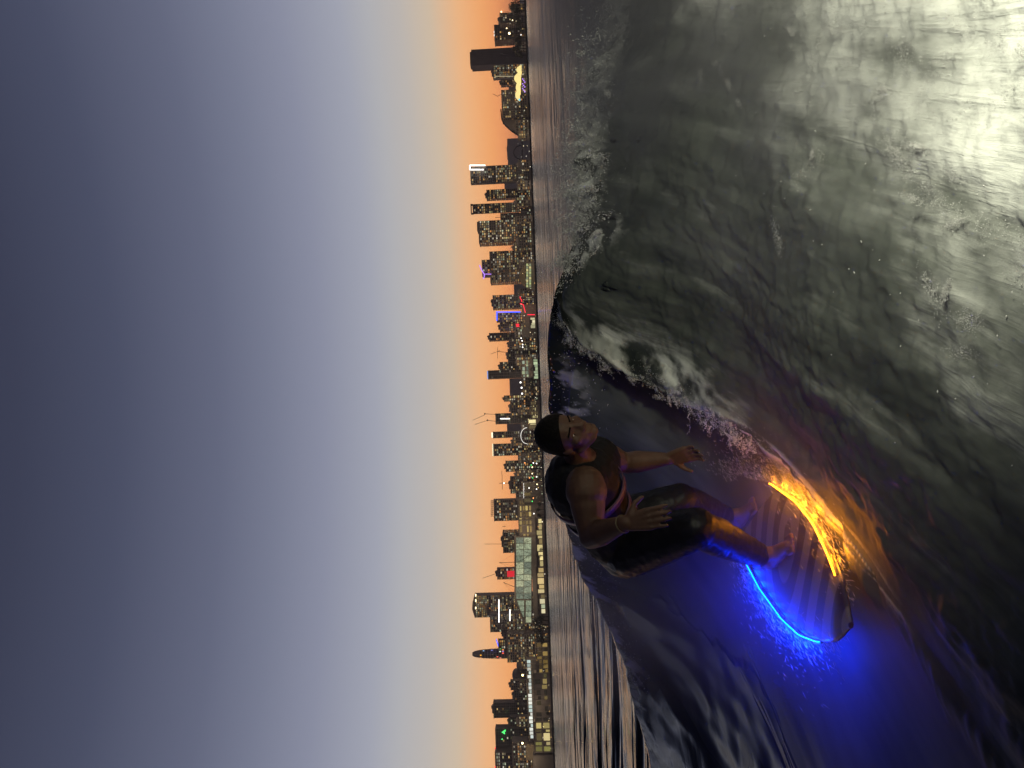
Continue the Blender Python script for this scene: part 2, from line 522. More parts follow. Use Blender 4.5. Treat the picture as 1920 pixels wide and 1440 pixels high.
hill_m = mat('hazy_hill', (0.07, 0.065, 0.06), 0.95, 0.2, 0.002)
mb = MB()
hx = np.linspace(-7500, 7500, 160)
hz = 90 + 70 * fbm(hx / 1400, hx * 0, 4, 210) + 25 * np.sin(hx / 900)
for i in range(159):
    a, c_ = hx[i], hx[i + 1]
    mb.quad((a, 7200, 0), (c_, 7200, 0), (c_, 7800, max(30, hz[i + 1])), (a, 7800, max(30, hz[i])))
    mb.quad((a, 7800, max(30, hz[i])), (c_, 7800, max(30, hz[i + 1])), (c_, 8600, 0), (a, 8600, 0))
tag(mb.build('hills', hill_m, smooth=True), 'low hazy hills behind the city', kind='structure')

concrete = [mat('facade_%d' % i, c_, 0.8, 0.2, 0.05) for i, c_ in enumerate(((0.36, 0.30, 0.25), (0.42, 0.36, 0.30), (0.27, 0.235, 0.20), (0.50, 0.43, 0.36)))]
glassdark = mat('dark_glass', (0.02, 0.022, 0.028), 0.12, 0.1, 0.1)
winmat = glow_attr('lit_window', 1.0)
steel = mat('dark_steel', (0.06, 0.055, 0.05), 0.6, 0.2, 0.5, metal=.4)
WARM = [lin(c_) for c_ in ((255, 214, 140), (255, 196, 110), (255, 232, 180), (236, 220, 150), (255, 176, 96), (250, 240, 215), (214, 226, 190))]

def facade(mb, A, B, z0, z1, p, seed, col=4.6, fl=3.9, gain=1.0, band=0.0):
    """window quads on the vertical face from A to B (2-D points), outward normal to the right of A->B reversed"""
    r_ = random.Random(seed)
    A, B = Vector(A), Vector(B)
    L = (B - A).length
    t = (B - A) / L
    nrm_ = Vector((t.y, -t.x))
    nc, nf = max(1, int(L / col)), max(1, int((z1 - z0) / fl))
    cw, fh = L / nc, (z1 - z0) / nf
    for j in range(nf):
        rowlit = r_.random() < band
        rowp = p * r_.choice((.35, .7, 1, 1, 1.4, 1.8))
        for i in range(nc):
            a = A + t * (i * cw + cw * .16) + nrm_ * .14
            c_ = A + t * ((i + 1) * cw - cw * .16) + nrm_ * .14
            za, zb = z0 + j * fh + fh * .25, z0 + (j + 1) * fh - fh * .18
            lit = rowlit or r_.random() < rowp * 1.25
            if lit:
                q = r_.choice(WARM)
                k = .36 * gain * r_.choice((.3, .4, .6, .9, 1.2, 1.8))
                mb.quad((a.x, a.y, za), (c_.x, c_.y, za), (c_.x, c_.y, zb), (a.x, a.y, zb), 1, tuple(v * k for v in q))
            else:
                mb.quad((a.x, a.y, za), (c_.x, c_.y, za), (c_.x, c_.y, zb), (a.x, a.y, zb), 0)

def tower(name, label, y0, y1, xt, D, yaw=0.15, p=.3, mi=0, cat='tower', group='towers of the far skyline', pent=True, win=True, base=None, gain=1.0, depth=None, band=0.0, steps=None, col=4.6):
    """one building, from its left and right picture rows, its roof column and its distance"""
    yc_ = (y0 + y1) / 2
    c0 = site(yc_, D)
    W = (y1 - y0) / FPX * D
    dp = depth or min(max(W * .6, 10), 30)
    dp = min(dp, .75 * W / max(.05, abs(math.sin(yaw))))
    w = (W - dp * abs(math.sin(yaw))) / math.cos(yaw)
    zt = top_z(xt, yc_, D)
    root = empty(name, c0)
    tag(root, label, cat, group)
    hgt = zt - GZ
    rot = Matrix.Rotation(yaw, 2)
    def corner(i, j, ww=w, dd=dp, off=0.0):
        return rot @ Vector((i * ww / 2 + off, j * dd / 2))
    rings = steps or [(w, 0.0, hgt, 0.0)]
    m1, m2 = MB(), MB()
    for si, (ww, h0, h1, off) in enumerate(rings):
        o2 = rot @ Vector((off, 0))
        m1.box((o2.x, o2.y, (h0 + h1) / 2), (ww, dp, h1 - h0), yaw)
        m1.box((o2.x, o2.y, h1 + .5), (ww + .8, dp + .8, 1.0 - .01 * si), yaw)
        for k in range(1, int((h1 - h0) / 11.7)):
            m1.box((o2.x, o2.y, h0 + k * 11.7), (ww + .5, dp + .5, .6), yaw)
        if win:
            a, b_, c_, d_ = (corner(-1, -1, ww, dp, off), corner(1, -1, ww, dp, off), corner(1, 1, ww, dp, off), corner(-1, 1, ww, dp, off))
            facade(m2, a, b_, h0 + (4 if h0 == 0 else 0), h1 - 1.5, p, int(y0 * 31 + si), col=col, gain=gain, band=band)
            if yaw > 0:
                facade(m2, d_, a, h0 + (4 if h0 == 0 else 0), h1 - 1.5, p * .6, int(y0 * 37 + si), col=col, gain=gain * .7, band=band)
            else:
                facade(m2, b_, c_, h0 + (4 if h0 == 0 else 0), h1 - 1.5, p * .6, int(y0 * 37 + si), col=col, gain=gain * .7, band=band)
    m1.build('facade', concrete[mi], root)
    if win:
        tag(m2.build('windows', [glassdark, winmat], root), kind='stuff')
    if pent:
        mp = MB()
        ww, h0, h1, off = rings[-1]
        o2 = rot @ Vector((off, 0))
        mp.box((o2.x, o2.y, h1 + 2.2), (ww * .5, dp * .5, 3.6), yaw)
        mp.box((o2.x + ww * .12, o2.y, h1 + 4.6), (ww * .16, dp * .3, 2.0), yaw)
        mp.build('plant_room', concrete[(mi + 1) % 4], root)
    root['h'] = hgt
    return root, w, dp, hgt, yaw
def rods(root, name, pts, r, m, kind=None):
    mb_ = MB()
    for a, c_ in pts:
        mb_.tube(a, c_, r, n=5)
    o = mb_.build(name, m, root)
    if kind: o['kind'] = kind
    return o
def strip(root, name, a, c_, r, m):
    mb_ = MB(); mb_.tube(a, c_, r, n=6)
    return mb_.build(name, m, root)
def local(root, px, py, D):
    return P(px, py, D) - root.location

white_l = glow('white_light', (1, .96, .9), 3.0)
warm_l = glow('warm_light', (1, .78, .42), 4.0)
blue_l = glow('blue_sign_light', (.05, .1, 1), 2.2)
red_l = glow('red_sign_light', (1, .02, .05), 2.0)
purple_l = glow('purple_light', (.45, .22, .9), 1.6)
green_l = glow('green_sign_light', (.1, 1, .2), 1.6)

# --- from the right-hand end of the upright view (top of the picture) to the left
t = tower('block', 'low dark block with rooftop lamps beside the trees at the top edge', 24, 48, 938, 1420, .2, .12, 2, cat='building', group='low blocks of the shore')
t = tower('block', 'squat dark block with two white lamps along its roof edge', 47, 80, 928, 1450, .12, .16, 2, cat='building', group='low blocks of the shore', pent=False)
for yy in (60, 66): strip(t[0], 'roof_lamp', local(t[0], 927, yy - 2, 1448), local(t[0], 927, yy + 2, 1448), .9, white_l)
r_, w_, d_, h_, yw = tower('slab_tower', 'tall plain dark slab tower without lit windows', 91, 125, 885, 1700, .12, 0, 2, win=False, pent=False)
mb = MB(); mb.box((0, 0, h_ + 2.5), (w_ * .8, d_ * .8, 4), yw); mb.build('plant_room', concrete[2], r_)
mb = MB()
for k in range(9): mb.box(((k - 4) * w_ / 9.2, -d_ / 2 - .4, h_ / 2), (.8, .6, h_ - 4), 0)
mb.build('facade_fins', concrete[0], r_)['kind'] = 'stuff'
r_, w_, d_, h_, yw = tower('tower', 'pale lit tower with a bright edge close against the plain slab', 121, 146, 925, 1600, -.15, .55, 3, col=4)
strip(r_, 'edge_light', local(r_, 928, 143, 1588), local(r_, 962, 143, 1588), .8, glow('dim_warm', (.9, .75, .45), .5))
tower('block', 'short dark block stepping down beside the pale lit tower', 145, 160, 940, 1620, .1, .3, 1, cat='building', group='low blocks of the shore')
tower('tower', 'grey windowless far tower seen between the block and the curved hotel', 158, 174, 954, 3800, .1, 0, 1, win=False, pent=False)
# curved hotel
r_, w_, d_, h_, yw = tower('curved_hotel', 'broad hotel with a roofline that curves down at one end', 171, 226, 942, 1450, .06, .22, 0, cat='building', group='low blocks of the shore', pent=False)
mb = MB(); arc = [(939, 205), (941, 225), (948, 236), (957, 244), (968, 251), (977, 257)]
for i in range(len(arc) - 1):
    a, c_ = local(r_, *arc[i], 1440), local(r_, *arc[i + 1], 1440)
    mb.tube(a, c_, 1.3, n=6)
mb.build('roof_arc', steel, r_)
mb = MB(); pts = [local(r_, q[0] + 3, q[1], 1446) for q in arc[1:]]
for i in range(len(pts) - 1):
    a, c_ = pts[i], pts[i + 1]
    mb.add([(a.x, a.y, a.z), (c_.x, c_.y, c_.z), (c_.x, c_.y, 0), (a.x, a.y, 0), (a.x, a.y + 14, a.z), (c_.x, c_.y + 14, c_.z), (c_.x, c_.y + 14, 0), (a.x, a.y + 14, 0)],
           [(3, 2, 1, 0), (0, 1, 5, 4), (4, 5, 6, 7)])
mb.build('curved_wing', concrete[0], r_)
rods(r_, 'roof_crane', [(local(r_, 941, 177, 1450), local(r_, 934, 179, 1450)), (local(r_, 934, 181, 1450), local(r_, 924, 176, 1450))], .5, steel)
# arched bridge far behind
br = empty('arch_bridge', site(287, 1900)); tag(br, 'slim dark arch rising between the curved hotel and the white-framed tower', 'bridge')
arc = [(977, 272), (969, 275), (964, 281), (963, 287), (965, 293), (970, 297), (977, 300)]
rods(br, 'arch', [(local(br, *arc[i], 1900), local(br, *arc[i + 1], 1900)) for i in range(6)], 1.4, steel)
rods(br, 'deck', [(local(br, 979, 262, 1900), local(br, 979, 306, 1900))], 1.6, steel)
tower('tower', 'long grey hazy block far behind the slim arch', 259, 309, 952, 4200, .05, 0, 1, win=False, cat='building', group='hazy far blocks')
tower('tower', 'grey hazy block behind the gap beside the white-framed tower', 328, 354, 946, 4200, .05, 0, 1, win=False, pent=False, cat='building', group='hazy far blocks')
# white framed tower
r_, w_, d_, h_, yw = tower('tower', 'tall dark tower with a glowing white frame on its roof corner', 308, 341, 883, 1500, -.12, .42, 2, pent=False)
for a, c_ in (((881, 310), (881, 318)), ((881, 310), (910, 310)), ((881, 318), (907, 318))):
    strip(r_, 'roof_frame_light', local(r_, *a, 1480), local(r_, *c_, 1480), 1.25, white_l)
r_, w_, d_, h_, yw = tower('tower', 'medium tower standing between two taller ones near the white-framed tower', 353, 372, 913, 1540, .1, .4, 0)
r_, w_, d_, h_, yw = tower('tower', 'tall narrow tower with dark glass and an empty lit top storey', 377, 397, 887, 1480, -.2, .3, 2, pent=False, band=.1)
mb = MB()
for k in (-1, 1): mb.box((k * w_ * .46, 0, h_ + 2), (1.2, d_ * .9, 4), 0)
mb.box((0, 0, h_ + 4.6), (w_, d_, 1.2), 0); mb.build('roof_frame', concrete[2], r_)
r_, w_, d_, h_, yw = tower('tower', 'short rounded glass tower tucked beside the narrow dark tower', 398, 411, 939, 1470, 0, .15, 1, pent=False)
strip(r_, 'mast', (0, 0, h_), (0, 0, h_ + 12), .5, steel)
r_, w_, d_, h_, yw = tower('tower', 'wide tower full of scattered lit windows with a notched roof', 412, 456, 899, 1430, .1, .5, 0, gain=1.2, pent=False)
mb = MB(); mb.box((w_ * .28, 0, h_ + 2), (w_ * .4, d_ * .8, 4.2), yw); mb.build('plant_room', concrete[0], r_)
r_, w_, d_, h_, yw = tower('block', 'low lit block in the gap beside the wide notched tower', 455, 471, 964, 1420, .1, .55, 0, cat='building', group='low blocks of the shore')
strip(r_, 'mast', (0, 0, h_), (0, 0, h_ + 9), .4, steel)
# stepped tower with violet crown
D = 1440
r_, w_, d_, h_, yw = tower('stepped_tower', 'broad stepped tower with a violet lit ring on its roof', 470, 530, 920, D, .06, .42, 0, pent=False)
mb = MB(); z2 = top_z(904, 500, D) - GZ
mb.box((w_ * .0, 0, (h_ + z2) / 2), (w_ * .52, d_ * .8, z2 - h_)); mb.build('upper_storeys', concrete[0], r_)
m2 = MB(); facade(m2, (-w_ * .26, -d_ * .4), (w_ * .26, -d_ * .4), h_ + 1, z2 - 1, .35, 77); m2.build('windows', [glassdark, winmat], r_)['kind'] = 'stuff'
arc = [(899, 497), (901, 502), (904, 508), (908, 514), (908, 519), (906, 523)]
rods(r_, 'roof_ring_light', [(local(r_, *arc[i], D - 12), local(r_, *arc[i + 1], D - 12)) for i in range(5)], 1.0, purple_l)
rods(r_, 'crown_light', [(local(r_, 909, 514, D - 14), local(r_, 921, 514, D - 14))], .7, purple_l)
r_, w_, d_, h_, yw = tower('tower', 'mid-height tower with a stepped roof near the red neon lines', 551, 578, 925, 1450, .1, .4, 1)
tower('tower', 'grey hazy block beside the mid-height tower near the red neon', 529, 552, 964, 3600, .05, 0, 1, win=False, pent=False, cat='building', group='hazy far blocks')
r_, w_, d_, h_, yw = tower('tower', 'tower outlined in blue light along its roof and one edge', 584, 602, 932, 1420, -.05, .5, 0, pent=False)
strip(r_, 'roof_light', local(r_, 931.5, 584, 1400), local(r_, 931.5, 601, 1400), 1.5, blue_l)
strip(r_, 'edge_light', local(r_, 932, 585, 1400), local(r_, 976, 585, 1400), 1.2, blue_l)
r_, w_, d_, h_, yw = tower('block', 'shorter block with a red sign beside the blue outlined tower', 601, 620, 938, 1430, .1, .4, 1, group='low blocks of the shore', cat='building')
mb = MB(); a = local(r_, 971, 610, 1405)
for k in range(4): mb.box((a.x + (k - 1.5) * 1.6, a.y, a.z + (k % 2)), (1.0, .4, 6), 0)
mb.build('red_sign', red_l, r_)['kind'] = 'stuff'
tower('tower', 'plain slim tower with a few lit windows behind the crane', 621, 637, 918, 1500, .15, .12, 1)
tower('block', 'low block of many small lights below the plain slim tower', 634, 654, 955, 1420, .1, .35, 0, cat='building', group='low blocks of the shore')
r_, w_, d_, h_, yw = tower('block', 'dark unlit block under a pair of lattice cranes', 652, 678, 953, 1440, .05, .12, 2, cat='building', group='low blocks of the shore')
r2 = empty('tower_crane', site(660, 1445)); tag(r2, 'tower crane with a long slanting jib over the dark unlit block', 'crane', 'cranes on the skyline')
rods(r2, 'mast', [(local(r2, 953, 661, 1445), local(r2, 934, 659, 1445))], .55, steel)
rods(r2, 'jib', [(local(r2, 938, 657, 1445), local(r2, 920, 664, 1445)), (local(r2, 933, 651, 1445), local(r2, 933, 672, 1445))], .4, steel)
tower('block', 'block with a lit upper corner stepping up beside the blue-capped tower', 676, 694, 938, 1460, .1, .3, 0, cat='building', group='low blocks of the shore')
r_, w_, d_, h_, yw = tower('tower', 'slim dark tower with a blue band at its roof', 691, 708, 916, 1430, .12, .15, 2, pent=False)
mb = MB(); mb.box((0, 0, h_ + 1.6), (w_ * .9, d_ * .8, 2.6), yw); mb.build('roof_band_light', glow('pale_blue_light', (.3, .45, 1), .9), r_)
tower('tower', 'wide grey hazy block far behind the street lamps', 706, 742, 956, 3900, .05, 0, 1, win=False, pent=False, cat='building', group='hazy far blocks')
tower('block', 'small block with large bright windows left of the hazy block', 739, 751, 946, 1440, .1, .6, 0, cat='building', group='low blocks of the shore', gain=1.3)
tower('block', 'dark low block with amber windows below the twin cranes', 748, 778, 958, 1440, .05, .3, 2, cat='building', group='low blocks of the shore')
r_, w_, d_, h_, yw = tower('tower', 'unfinished dark tower with a bright lit core under twin cranes', 772, 793, 930, 1450, .08, .15, 2, pent=False)
strip(r_, 'core_light', local(r_, 938, 785, 1425), local(r_, 956, 785, 1425), 1.1, white_l)
for lab, pts, pts2 in (('tower crane with a raised jib on the unfinished tower, upper of the pair', ((930, 777), (909, 776)), ((909, 778), (886, 788))),
                       ('tower crane with a raised jib on the unfinished tower, lower of the pair', ((930, 790), (914, 788)), ((915, 788), (890, 796)))):
    r2 = empty('tower_crane', site(pts[0][1], 1452)); tag(r2, lab, 'crane', 'cranes on the skyline')
    rods(r2, 'mast', [(local(r2, *pts[0], 1452), local(r2, *pts[1], 1452))], .5, steel)
    rods(r2, 'jib', [(local(r2, *pts2[0], 1452), local(r2, *pts2[1], 1452))], .4, steel)
    mb = MB(); a = local(r2, *pts[1], 1452); mb.box((a.x, a.y, a.z), (3, 2, 2.5)); mb.build('cab', steel, r2)
r_, w_, d_, h_, yw = tower('tower', 'slim tower with a white glowing cap near the lit wheel arch', 806, 819, 925, 1450, .1, .35, 1, pent=False)
mb = MB(); mb.box((0, 0, h_ + 2.2), (w_ * .8, d_ * .7, 3.6), yw); mb.build('cap_light', glow('cream_light', (1, .9, .65), 1.6), r_)
tower('block', 'grey hazy block between the unfinished tower and the white-capped tower', 790, 808, 951, 3600, .05, 0, 1, win=False, pent=False, cat='building', group='hazy far blocks')
r_, w_, d_, h_, yw = tower('tower', 'tower with a long cream light along its flat roof', 829, 852, 926, 1420, .05, .32, 0, pent=False)
mb = MB(); mb.box((0, 0, h_ + 1.8), (w_ * 1.02, d_ * .7, 3.2), yw); mb.build('roof_light', glow('cream_light_dim', (1, .86, .55), 1.1), r_)
tower('tower', 'stepped tower crowded with small lights above the amusement lights', 861, 883, 949, 1430, .1, .5, 1)
r_, w_, d_, h_, yw = tower('block', 'dark block with two bright ground windows below the lamp-lit crane', 891, 923, 958, 1440, .05, .4, 0, cat='building', group='low blocks of the shore')
r2 = empty('tower_crane', site(905, 1445)); tag(r2, 'flat-top tower crane with a white lamp at its pivot', 'crane', 'cranes on the skyline')
rods(r2, 'mast', [(local(r2, 960, 906, 1445), local(r2, 936, 906, 1445))], .5, steel)
rods(r2, 'jib', [(local(r2, 941, 882, 1445), local(r2, 942, 918, 1445))], .45, steel)
mb = MB(); mb.ico(local(r2, 945, 906, 1440), 1.6); mb.build('lamp', white_l, r2)
r_, w_, d_, h_, yw = tower('hotel_tower', 'broad hotel tower with a sign frame standing on its roof', 933, 973, 927, 1400, .05, .3, 0, pent=False)
mb = MB()
a, c_ = local(r_, 921, 938, 1400), local(r_, 921, 968, 1400)
for k in range(9):
    q = a.lerp(c_, k / 8); mb.tube((q.x, q.y, h_), (q.x, q.y, q.z + 1), .35, n=5)
mb.tube(a, c_, .45, n=5); mb.tube(a - Vector((0, 0, 2.4)), c_ - Vector((0, 0, 2.4)), .45, n=5)
mb.build('sign_frame', steel, r_)['kind'] = 'stuff'
r_, w_, d_, h_, yw = tower('block', 'square block of close lit rows with a tall thin mast', 993, 1032, 944, 1400, -.04, .5, 0, cat='building', group='low blocks of the shore', gain=.8, col=3.6)
strip(r_, 'mast', local(r_, 943, 1020, 1400), local(r_, 909, 1020, 1400), .35, steel)
strip(r_, 'roof_crane', local(r_, 942, 987, 1400), local(r_, 948, 987, 1400), .5, steel)
r_, w_, d_, h_, yw = tower('tower', 'small tower washed in red light above the glass hall roof', 1062, 1083, 933, 1420, .05, .3, 0, pent=True)
mb = MB(); a = local(r_, 958, 1076, 1398); mb.box((a.x, a.y, a.z), (12, .5, 15)); mb.build('red_wash_panel', glow('red_wash', (1, .03, .05), .75), r_)  # added glowing panel stands in for red light falling on the facade
strip(r_, 'flag_mast', local(r_, 932, 1075, 1420), local(r_, 905, 1084, 1420), .4, steel)
r_, w_, d_, h_, yw = tower('tower', 'tall lit tower with a faceted bright roof behind the glass hall', 1110, 1152, 891, 1480, .08, .55, 1, pent=False, gain=.85, col=4)
mb = MB(); mb.add([(-w_ * .5, -d_ / 2, h_ + 1), (w_ * .5, -d_ / 2, h_ + 1), (w_ * .2, -d_ / 2, h_ + 5), (-w_ * .1, -d_ / 2, h_ + 6), (-w_ * .5, d_ / 2, h_ + 1), (w_ * .5, d_ / 2, h_ + 1), (w_ * .2, d_ / 2, h_ + 5), (-w_ * .1, d_ / 2, h_ + 6)],
                  [(0, 1, 2, 3), (7, 6, 5, 4), (1, 5, 6, 2), (3, 2, 6, 7), (0, 3, 7, 4)]); mb.build('roof', concrete[1], r_)
for yy in (1116, 1126, 1140): strip(r_, 'roof_lamp', local(r_, 892, yy - 2, 1455), local(r_, 892, yy + 2, 1455), 1.0, warm_l)
r_, w_, d_, h_, yw = tower('block', 'lower glass block with long white light lines beside the faceted tower', 1146, 1180, 920, 1430, .05, .35, 0, cat='building', group='low blocks of the shore', pent=False, band=.15)
strip(r_, 'light_line', local(r_, 935.5, 1124, 1405), local(r_, 935.5, 1167, 1405), .9, white_l)
strip(r_, 'light_line', local(r_, 956, 1143, 1405), local(r_, 956, 1164, 1405), 1.1, white_l)
tower('block', 'small rounded block between the glass block and the bullet tower', 1179, 1195, 944, 1430, .1, .2, 1, cat='building', group='low blocks of the shore')
r_, w_, d_, h_, yw = tower('tower', 'short tower with a blue lit sloping side by the bullet tower', 1196, 1213, 935, 1440, .1, .55, 2, pent=False)
mb = MB(); mb.add([(-w_ / 2, -d_ / 2 - .6, h_), (-w_ / 2 + 3, -d_ / 2 - .6, h_), (w_ / 2, -d_ / 2 - .6, h_ + 5), (-w_ / 2, d_ / 2, h_), (w_ / 2, d_ / 2, h_ + 5)], [(0, 1, 2), (0, 2, 4, 3)]); mb.build('blue_roof', blue_l, r_)
# bullet tower
D = 1460; c0 = site(1223, D); r_ = empty('bullet_tower', c0); tag(r_, 'tall tapering bullet-shaped tower with a rounded top', 'tower', 'towers of the far skyline')
prof = [(0, 10.4), (60, 10.4), (96, 10.2), (112, 9.6), (126, 8.6), (136, 7.4), (143, 5.8), (147, 3.4)]
hh = top_z(885, 1223, D) - GZ
mb = MB(); nseg = 18
for i, (z, r0) in enumerate(prof):
    for k in range(nseg): mb.v.append((r0 * math.cos(2 * math.pi * k / nseg), r0 * .9 * math.sin(2 * math.pi * k / nseg), z * hh / 147))
for i in range(len(prof) - 1):
    for k in range(nseg):
        mb.f.append((i * nseg + k, i * nseg + (k + 1) % nseg, (i + 1) * nseg + (k + 1) % nseg, (i + 1) * nseg + k)); mb.m.append(0); mb.col.append(None)
mb.f.append(tuple(range((len(prof) - 1) * nseg, len(prof) * nseg))); mb.m.append(0); mb.col.append(None)
mb.build('shaft', concrete[3], r_)
m2 = MB(); rr = random.Random(3)
for j in range(24):
    z = 8 + j * hh * .036
    for k in range(9):
        a1, a2 = math.pi + math.pi * (k + .2) / 9, math.pi + math.pi * (k + .8) / 9
        R_ = np.interp(z, [q[0] * hh / 147 for q in prof], [q[1] for q in prof]) * 1.02 + .1
        lit = rr.random() < (.5 if z < 70 else .18)
        cc = tuple(v * rr.choice((.4, .8, 1.6)) for v in rr.choice(WARM)) if lit else None
        m2.quad((R_ * math.cos(a1), R_ * .9 * math.sin(a1), z), (R_ * math.cos(a2), R_ * .9 * math.sin(a2), z), (R_ * math.cos(a2), R_ * .9 * math.sin(a2), z + 3), (R_ * math.cos(a1), R_ * .9 * math.sin(a1), z + 3), 1 if lit else 0, cc)
m2.build('windows', [glassdark, winmat], r_)['kind'] = 'stuff'
tower('block', 'crowded low block of amber windows at the foot of the bullet tower', 1183, 1236, 952, 1400, .06, .45, 0, cat='building', group='low blocks of the shore')
# domes
for (y0_, y1_, xt_, lab) in ((1236, 1256, 968, 'low grey dome at the foot of the bullet tower'), (1252, 1276, 960, 'low domed roof beside a bright lamp past the bullet tower')):
    D = 1500; c0 = site((y0_ + y1_) / 2, D); r_ = empty('domed_hall', c0); tag(r_, lab, 'building', 'low blocks of the shore')
    rw = (y1_ - y0_) / 2 / FPX * D; zt = top_z(xt_, (y0_ + y1_) / 2, D) - GZ
    mb = MB(); mb.tube((0, 0, 0), (0, 0, zt - rw * .7), rw, n=20); mb.build('drum', concrete[1], r_)
    mb = MB(); prev = None
    for i in range(6):
        a0, a1 = math.pi / 2 * i / 6, math.pi / 2 * (i + 1) / 6
        mb.tube((0, 0, zt - rw * .7 + rw * .7 * math.sin(a0)), (0, 0, zt - rw * .7 + rw * .7 * math.sin(a1)), rw * math.cos(a0), max(.05, rw * math.cos(a1)), n=20, caps=False)
    mb.build('dome', concrete[3], r_, smooth=True)
tower('block', 'plain dark block between the domes and the dim slab tower', 1273, 1291, 958, 1450, .1, .05, 1, cat='building', group='low blocks of the shore')
tower('block', 'sloping dark block with few lights beside the dim slab tower', 1290, 1314, 964, 1440, .1, .2, 2, cat='building', group='low blocks of the shore')
tower('tower', 'dim dark slab tower with only a few lit windows by the pier', 1312, 1341, 926, 1470, .07, .06, 2, pent=True)
tower('block', 'low dark block between the dim slab tower and the green-signed tower', 1340, 1363, 956, 1440, .08, .15, 2, cat='building', group='low blocks of the shore')
r_, w_, d_, h_, yw = tower('tower', 'dark tower with a green sign high on its face', 1360, 1395, 930, 1430, .07, .1, 2, pent=False)
mb = MB()
for dx_, dy_, s_ in ((943, 1373, 3.2), (946, 1370, 2.2), (945, 1375, 2.0), (941, 1386, 1.6)):
    a = local(r_, dx_, dy_, 1412); mb.add([(a.x - s_, a.y, a.z - s_), (a.x + s_, a.y, a.z - s_), (a.x, a.y, a.z + s_), (a.x - s_, a.y + .4, a.z - s_), (a.x + s_, a.y + .4, a.z - s_), (a.x, a.y + .4, a.z + s_)], [(0, 1, 2), (5, 4, 3), (0, 3, 4, 1), (1, 4, 5, 2), (2, 5, 3, 0)])
mb.build('green_sign', green_l, r_)['kind'] = 'stuff'
r_, w_, d_, h_, yw = tower('tower', 'tower of broad lit windows with red corner lamps at the bottom edge', 1402, 1452, 930, 1420, .05, .45, 0, pent=False, gain=1.1, col=6)
for q in (1403, 1438): strip(r_, 'corner_lamp', local(r_, 928.5, q - 1, 1400), local(r_, 928.5, q + 1, 1400), .9, red_l)
tower('block', 'low block of lit floors below the tower at the bottom edge', 1385, 1450, 962, 1380, .04, .35, 1, cat='building', group='low blocks of the shore', pent=False, band=.2)

# --- filler rows of lower town between the towers (each a building of its own)
fill = [(8, 26, 962), (80, 96, 966), (146, 160, 966), (160, 175, 968), (226, 246, 966), (246, 262, 972), (300, 316, 973), (338, 356, 970), (370, 388, 968), (404, 416, 968), (440, 462, 972), (486, 502, 974),
        (540, 556, 974), (616, 632, 966), (640, 656, 972), (664, 684, 968), (706, 724, 980), (724, 742, 978), (762, 776, 975), (790, 806, 978), (818, 834, 962), (846, 866, 972), (880, 896, 968), (918, 936, 968), (1232, 1252, 976), (1276, 1296, 974), (1340, 1360, 972)]
spots = ['under the trees at the top edge', 'beside the plain slab tower', 'below the pale lit tower', 'left of the lit sails', 'below the curved roof arc', 'beside the slim arch', 'at the foot of the white-framed tower', 'below the medium tower',
         'at the foot of the narrow dark tower', 'beside the rounded glass tower', 'below the notched tower', 'at the foot of the stepped tower', 'by the red neon lines', 'below the slim tower', 'under the long slanting jib', 'below the dark unlit block',
         'beside the street lamps', 'past the street lamps', 'under the twin cranes', 'beside the unfinished tower', 'behind the lit wheel arch', 'below the cream-roofed tower', 'beside the flat-top crane', 'at the foot of the hotel tower',
         'below the domes', 'behind the pier lights', 'behind the middle of the pier']
for k, ((a_, b_, xt_), sp) in enumerate(zip(fill, spots)):
    tower('low_building', 'low town building with scattered lights ' + sp, a_, b_, xt_, 1370 + (k * 37) % 30, ((k * 53) % 7 - 3) * .05, .3 + .06 * (k % 4), k % 4, cat='building', group='low town buildings along the shore', pent=k % 2 == 0)

# --- waterfront
# lit sails by the trees
r_ = empty('sail_pavilion', site(155, 1340)); tag(r_, 'cream lit pavilion of swooping sail roofs at the water', 'pavilion')
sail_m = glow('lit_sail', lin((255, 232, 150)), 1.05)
for (ya, yb, xa, xb) in ((122, 140, 968, 977), (134, 160, 964, 976), (150, 178, 967, 975), (166, 190, 966, 974)):
    mb = MB(); n_ = 10; rows = []
    for i in range(n_ + 1):
        f_ = i / n_; yy = ya + (yb - ya) * f_
        k_ = math.sin(math.pi * f_) ** .7
        tp = local(r_, xb - (xb - xa) * k_, yy, 1338); lo_ = local(r_, xb + 1, yy, 1325); bk = local(r_, xb + 1, yy, 1352)
        rows.append((lo_, tp, bk))
    for i in range(n_):
        p, q = rows[i], rows[i + 1]
        mb.quad(p[0], q[0], q[1], p[1]); mb.quad(p[1], q[1], q[2], p[2])
    mb.build('sail', sail_m, r_, smooth=True)
mb = MB()
for k in range(9):
    a = local(r_, 980 + (k % 3) * 2, 148 + k * 3, 1320); mb.ico(a, 1.3)
mb.build('purple_lamps', purple_l, r_)['kind'] = 'stuff'
mb = MB(); mb.ico(local(r_, 974, 187, 1320), 2.4, (1, .5, 1)); mb.build('blue_lamp', glow('cyan_light', (.2, .75, 1), 1.0), r_)
